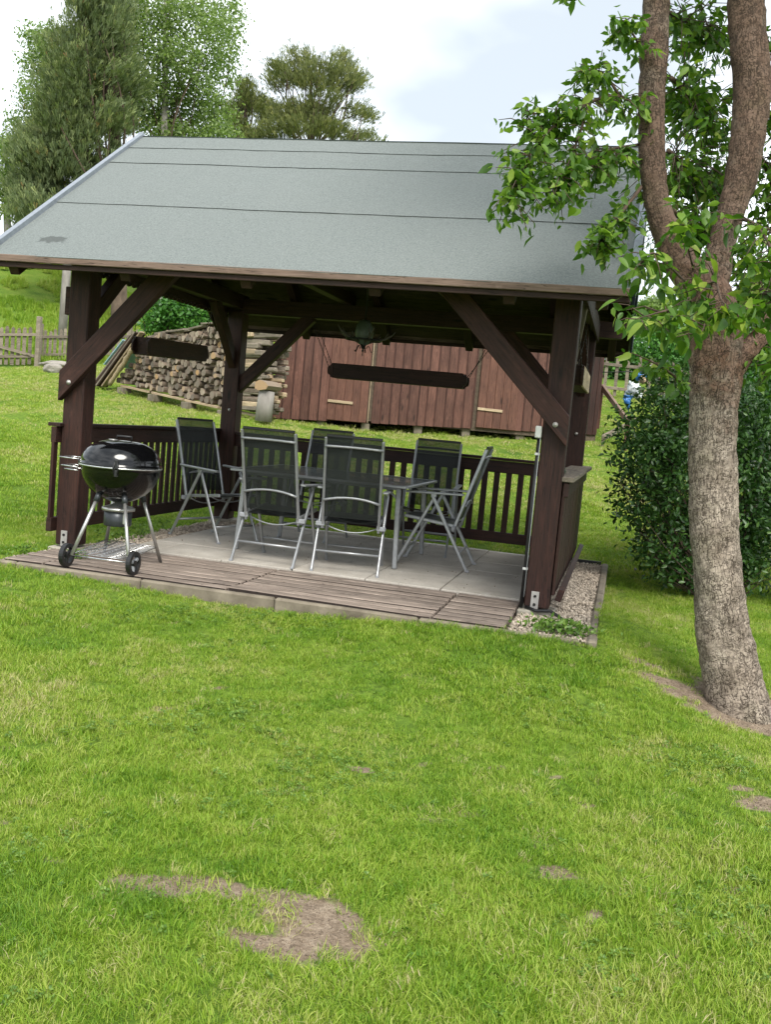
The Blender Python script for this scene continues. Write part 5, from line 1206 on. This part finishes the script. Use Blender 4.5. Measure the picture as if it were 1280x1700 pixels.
# ------------------------------------------------------------------ leafy plants
def blob_points(blobs, n_, shell=.45):
    vol = np.array([b[3]*b[4]*b[5] for b in blobs])**.66; cnt = np.maximum(1, (n_*vol/vol.sum()).astype(int)); out = []
    for (cx, cy, cz_, rx, ry, rz_), k_ in zip(blobs, cnt):
        d = rng.normal(0, 1, (k_, 3)); d /= np.linalg.norm(d, axis=1)[:, None]; out.append(np.array([cx, cy, cz_])+d*np.array([rx, ry, rz_])*(shell+(1-shell)*rng.random((k_, 1)))**.8)
    return np.vstack(out)
def px_blob(x, y, D, rx, ry, rd): c = at(x, y, D); return (c[0], c[1], c[2], rx*D/F_PX, rd, ry*D/F_PX)
def plant(name, label, cat, base, blobs, n_, size, mat, shape='small', hang=.3, stems=8, stem_mat=None, cl=6, spread=.12, stem_r=.02, trunk_r=None, trunk_top=None, trunk_mat=None, group=None, tintf=None, dirs=False):
    t = thing(name, label, cat, tuple(base), 0, group); o_ = np.array(base, float)
    ct = blob_points(blobs, n_//cl); P = np.repeat(ct, cl, 0)+rng.normal(0, spread, (len(ct)*cl, 3))*np.array([1, 1, .7])
    dd = None
    if dirs:
        cen = np.array([b[:3] for b in blobs]).mean(0); dd = np.repeat(ct-cen, cl, 0); dd[:, 2] = np.abs(dd[:, 2])*.4+.5*np.linalg.norm(dd, axis=1); dd /= np.linalg.norm(dd, axis=1)[:, None]
    tn = rng.beta(2, 2.4, len(P)); cc = np.repeat(rng.normal(0, .13, len(ct)), cl); tn = np.clip(tn*.8+.1+cc, 0, 1)
    m_, _ = leaves_mesh('foliage', P-o_, size, mat, hang=hang, shape=shape, tint=tn, dirs=dd, seed=int(n_+base[0]*10) % 9999)
    tag(link('foliage', m_, t), kind='stuff')
    lst = []
    top = np.array(trunk_top if trunk_top is not None else base)-o_
    for b in [blobs[i % len(blobs)] for i in range(stems)]:
        e = np.array(b[:3])-o_+rng.normal(0, .25, 3)*np.array(b[3:]); s0 = top*rng.uniform(.15, .9) if trunk_r else np.array([rng.normal(0, .08), rng.normal(0, .08), -.05])
        mid = (s0+e)/2+rng.normal(0, .08*np.linalg.norm(e-s0), 3); lst.append((smooth_path([s0, mid, e], 5), list(np.linspace(stem_r, stem_r*.25, 11))))
    join_tubes('branches', [([Vector(q_) for q_ in a], b) for a, b in lst], stem_mat or MT['twig'], t, 6)
    if trunk_r:
        P_ = smooth_path([[0, 0, -.4, trunk_r], list(top*.5+rng.normal(0, .01, 3)*np.linalg.norm(top))+[trunk_r*.75], list(top)+[trunk_r*.3]], 8); tube('trunk', [Vector(q_[:3]) for q_ in P_], [float(q_[3]) for q_ in P_], trunk_mat or MT['barkd'], t, 14)
    return t
# dark bush behind the pear
bb = at(1180, 985, 9.2); bb[2] = g1(bb[0], bb[1])
bl = [px_blob(*b) for b in ((1110, 700, 9.0, 70, 75, .5), (1090, 770, 8.9, 65, 60, .45), (1075, 830, 8.9, 55, 45, .4), (1130, 800, 9.1, 70, 90, .6), (1120, 900, 9.1, 70, 55, .5), (1200, 700, 9.5, 90, 90, .6), (1210, 850, 9.3, 100, 110, .7), (1270, 760, 9.5, 90, 110, .7), (1290, 900, 9.2, 90, 90, .6), (1180, 940, 9.1, 90, 45, .5), (1060, 745, 8.8, 40, 30, .25), (1052, 850, 8.8, 28, 18, .2), (1085, 915, 8.8, 35, 22, .2), (1150, 640, 9.4, 70, 40, .4), (1040, 700, 8.8, 22, 26, .15), (1030, 800, 8.8, 16, 12, .12), (1100, 955, 8.9, 24, 14, .15), (1035, 765, 8.8, 14, 10, .1), (1110, 620, 9.2, 30, 20, .25), (1060, 885, 8.8, 16, 8, .1))]
plant('dark_bush', 'large dense dark green bush behind the pear trunk', 'bush', bb, bl, 20000, .058, MT['bush'], 'leaf', .35, 90, cl=14, spread=.075, stem_r=.008)
b_in = blob_points([px_blob(x, y, D+.25, rx*.72, ry*.78, rd*.8) for x, y, D, rx, ry, rd in ((1115, 720, 9.2, 60, 75, .5), (1105, 790, 9.1, 55, 70, .45), (1150, 880, 9.2, 75, 70, .5), (1220, 740, 9.6, 90, 110, .6), (1230, 880, 9.4, 100, 90, .6), (1290, 820, 9.5, 80, 130, .6))], 9000, .1)
_bush = bpy.data.objects['dark_bush']; m_, _ = leaves_mesh('inner_foliage', b_in-np.array(bb), .062, MT['bush'], hang=.35, shape='leaf', seed=77); tag(link('inner_foliage', m_, _bush), kind='stuff')
# brighter shrub behind right, and shrubs behind the right fence
b0 = at(1270, 700, 12.5); b0[2] = g1(b0[0], b0[1])
plant('lilac_shrub', 'brighter green shrub showing right of the pear trunk above the dark bush', 'shrub', b0, [px_blob(1270, 600, 12.5, 55, 70, .7), px_blob(1310, 520, 12.5, 70, 110, .9), px_blob(1250, 660, 12.3, 40, 40, .5), px_blob(1290, 680, 12.3, 70, 50, .6)], 9000, .09, MT['shrub'], 'small', .4, 8, spread=.14)
for (x, y, D, rx, ry, lb) in ((1040, 600, 27, 40, 28, 'dark green shrub behind the right picket fence beside the shed'), (1110, 590, 26, 45, 40, 'green shrub behind the right fence above the dark bush'), (1090, 530, 48, 40, 35, 'pale distant tree seen between the roof corner and the pear'), (1170, 570, 30, 55, 60, 'green tree behind the pear trunk fork'), (1260, 560, 34, 70, 70, 'far green tree at the right edge behind the pear branches')):
    b0 = at(x, y, D); zg = g1(b0[0], b0[1]); h_ = b0[2]-zg
    plant('background_tree', lb, 'tree', (b0[0], b0[1], zg), [px_blob(x, y, D, rx, ry, rx*D/F_PX), px_blob(x-rx*.4, y+ry*.5, D, rx*.7, ry*.6, rx*D/F_PX*.7), px_blob(x+rx*.4, y+ry*.6, D, rx*.7, ry*.6, rx*D/F_PX*.7), px_blob(x, y-ry*.5, D, rx*.6, ry*.5, rx*D/F_PX*.6)], 6000, .12 if D < 40 else .22, MT['shrub'] if D < 40 else MT['birch'], 'small', .3, 6, spread=.2, trunk_r=.1, trunk_top=tuple(b0), group=None)
# leafy shrub behind the firewood
b0 = at(300, 552, 21); b0[2] = g1(b0[0], b0[1])
plant('green_shrub', 'bright green shrub rising behind the firewood stack', 'shrub', b0, [px_blob(290, 520, 21, 40, 26, .5), px_blob(325, 528, 21, 34, 24, .5), px_blob(262, 535, 21, 26, 18, .4), px_blob(300, 505, 21, 30, 20, .4), px_blob(350, 540, 21, 30, 20, .4)], 9000, .10, MT['shrub'], 'small', .4, 8, spread=.09)

# big trees on the hill
def ground_pt(x, y, D): p_ = at(x, y, D); p_[2] = g1(p_[0], p_[1]); return p_
# blue-green pine at left
rng = np.random.default_rng(101)
b0 = ground_pt(200, 540, 34); tp = at(165, -60, 34)
blobs = []
for y, w1 in ((-70, 30), (-30, 45), (15, 55), (60, 62), (105, 75), (150, 85), (195, 100), (240, 110), (290, 110), (335, 90), (370, 60)):
    xc = 150 if y < 200 else 140-(y-200)*.18
    for k_ in range(9):
        blobs.append(px_blob(xc+rng.uniform(-w1, w1)*.85, y+rng.uniform(-28, 28), 34+rng.uniform(-1.5, 1.5), w1*rng.uniform(.16, .34)+4, rng.uniform(14, 34), .6))
plant('pine_tree', 'tall blue-green pine at left above the roof edge', 'pine tree', b0, blobs, 52000, .25, MT['pine'], 'needle', -.5, 60, cl=12, spread=.22, stem_r=.05, trunk_r=.30, trunk_top=tp, dirs=True)
# birches
def birch(label, bx, D, blobs_px, n_, rd=1.0, tx=None):
    b0 = ground_pt(bx, 520, D); blobs = [px_blob(x, y, D+rng.uniform(-1, 1), rx, ry, rd) for x, y, rx, ry in blobs_px]
    xt, yt = (blobs_px[0][0], blobs_px[0][1]) if tx is None else tx
    return plant('birch_tree', label, 'birch tree', b0, blobs, n_, .14, MT['birch'], 'small', .9, len(blobs)*2, cl=14, spread=.24, stem_r=.035, trunk_r=.18, trunk_top=at(xt, yt, D), trunk_mat=MT['barkg'])
birch('tall light green birch with drooping twigs behind the roof ridge', 270, 38, [(285, -40, 40, 40), (240, 20, 45, 35), (300, 30, 40, 35), (345, 20, 22, 30), (250, 80, 40, 32), (300, 95, 35, 30), (335, 120, 25, 30), (360, 60, 20, 45), (372, 110, 12, 35), (270, 150, 35, 30), (320, 165, 30, 28), (345, 200, 28, 28), (290, 205, 35, 25), (365, 180, 15, 30), (250, 200, 30, 25), (385, 30, 10, 40), (225, 130, 30, 30), (300, 225, 60, 18), (370, 225, 30, 15), (200, 60, 30, 40), (210, 10, 30, 30), (215, 180, 30, 30)], 30000, 1.2, (275, -80))
birch('birch with a rounded crown rising left of the pine', 75, 41, [(85, 75, 30, 26), (70, 110, 30, 28), (100, 120, 26, 28), (60, 160, 26, 28), (85, 195, 30, 26), (105, 60, 18, 16), (60, 60, 14, 14), (45, 210, 26, 26), (60, 240, 30, 26)], 11000, 1.0, (85, 60))
birch('small birch at the far left beside the roof slope', 10, 41, [(20, 250, 20, 20), (5, 285, 24, 24), (30, 310, 22, 22), (-20, 320, 30, 30), (12, 240, 12, 10), (25, 350, 22, 14)], 6000, .9, (10, 245))
# right pine with a layered crown
b0 = ground_pt(520, 520, 44); tp = at(515, 120, 44)
blobs = [px_blob(x, y, 44+rng.uniform(-1.2, 1.2), rx, ry*.72, .9) for x, y, rx, ry in ((500, 100, 20, 16), (487, 128, 30, 16), (530, 120, 38, 18), (568, 105, 16, 18), (575, 128, 26, 14), (460, 140, 18, 12), (520, 140, 42, 12), (565, 148, 28, 8), (470, 122, 14, 14), (590, 138, 14, 10), (500, 185, 40, 16), (475, 195, 30, 18), (530, 190, 36, 16), (455, 222, 30, 14), (500, 215, 40, 18), (545, 215, 30, 16), (590, 188, 18, 10), (605, 192, 12, 8), (570, 228, 26, 10), (615, 232, 14, 6), (540, 165, 25, 8), (430, 235, 25, 10))]
plant('pine_tree', 'olive green pine with flat layered crown above the middle of the ridge', 'pine tree', b0, blobs, 13000, .24, MT['pine2'], 'needle', -.8, 44, cl=13, spread=.20, stem_r=.06, trunk_r=.22, trunk_top=tp, dirs=True, stem_mat=MT['barkd'])
b0 = ground_pt(415, 520, 46); tp = at(408, 150, 46)
blobs = [px_blob(x, y, 46+rng.uniform(-1, 1), rx, ry, .8) for x, y, rx, ry in ((408, 155, 14, 18), (415, 175, 22, 16), (400, 185, 16, 12), (435, 180, 16, 10), (395, 212, 14, 10), (410, 225, 25, 12), (440, 195, 14, 10), (385, 190, 10, 10))]
plant('pine_tree', 'smaller dark pine between the birch and the layered pine', 'pine tree', b0, blobs, 3600, .26, MT['pine2'], 'needle', -.8, 18, cl=13, spread=.18, stem_r=.05, trunk_r=.16, trunk_top=tp, dirs=True)
print('scene built')
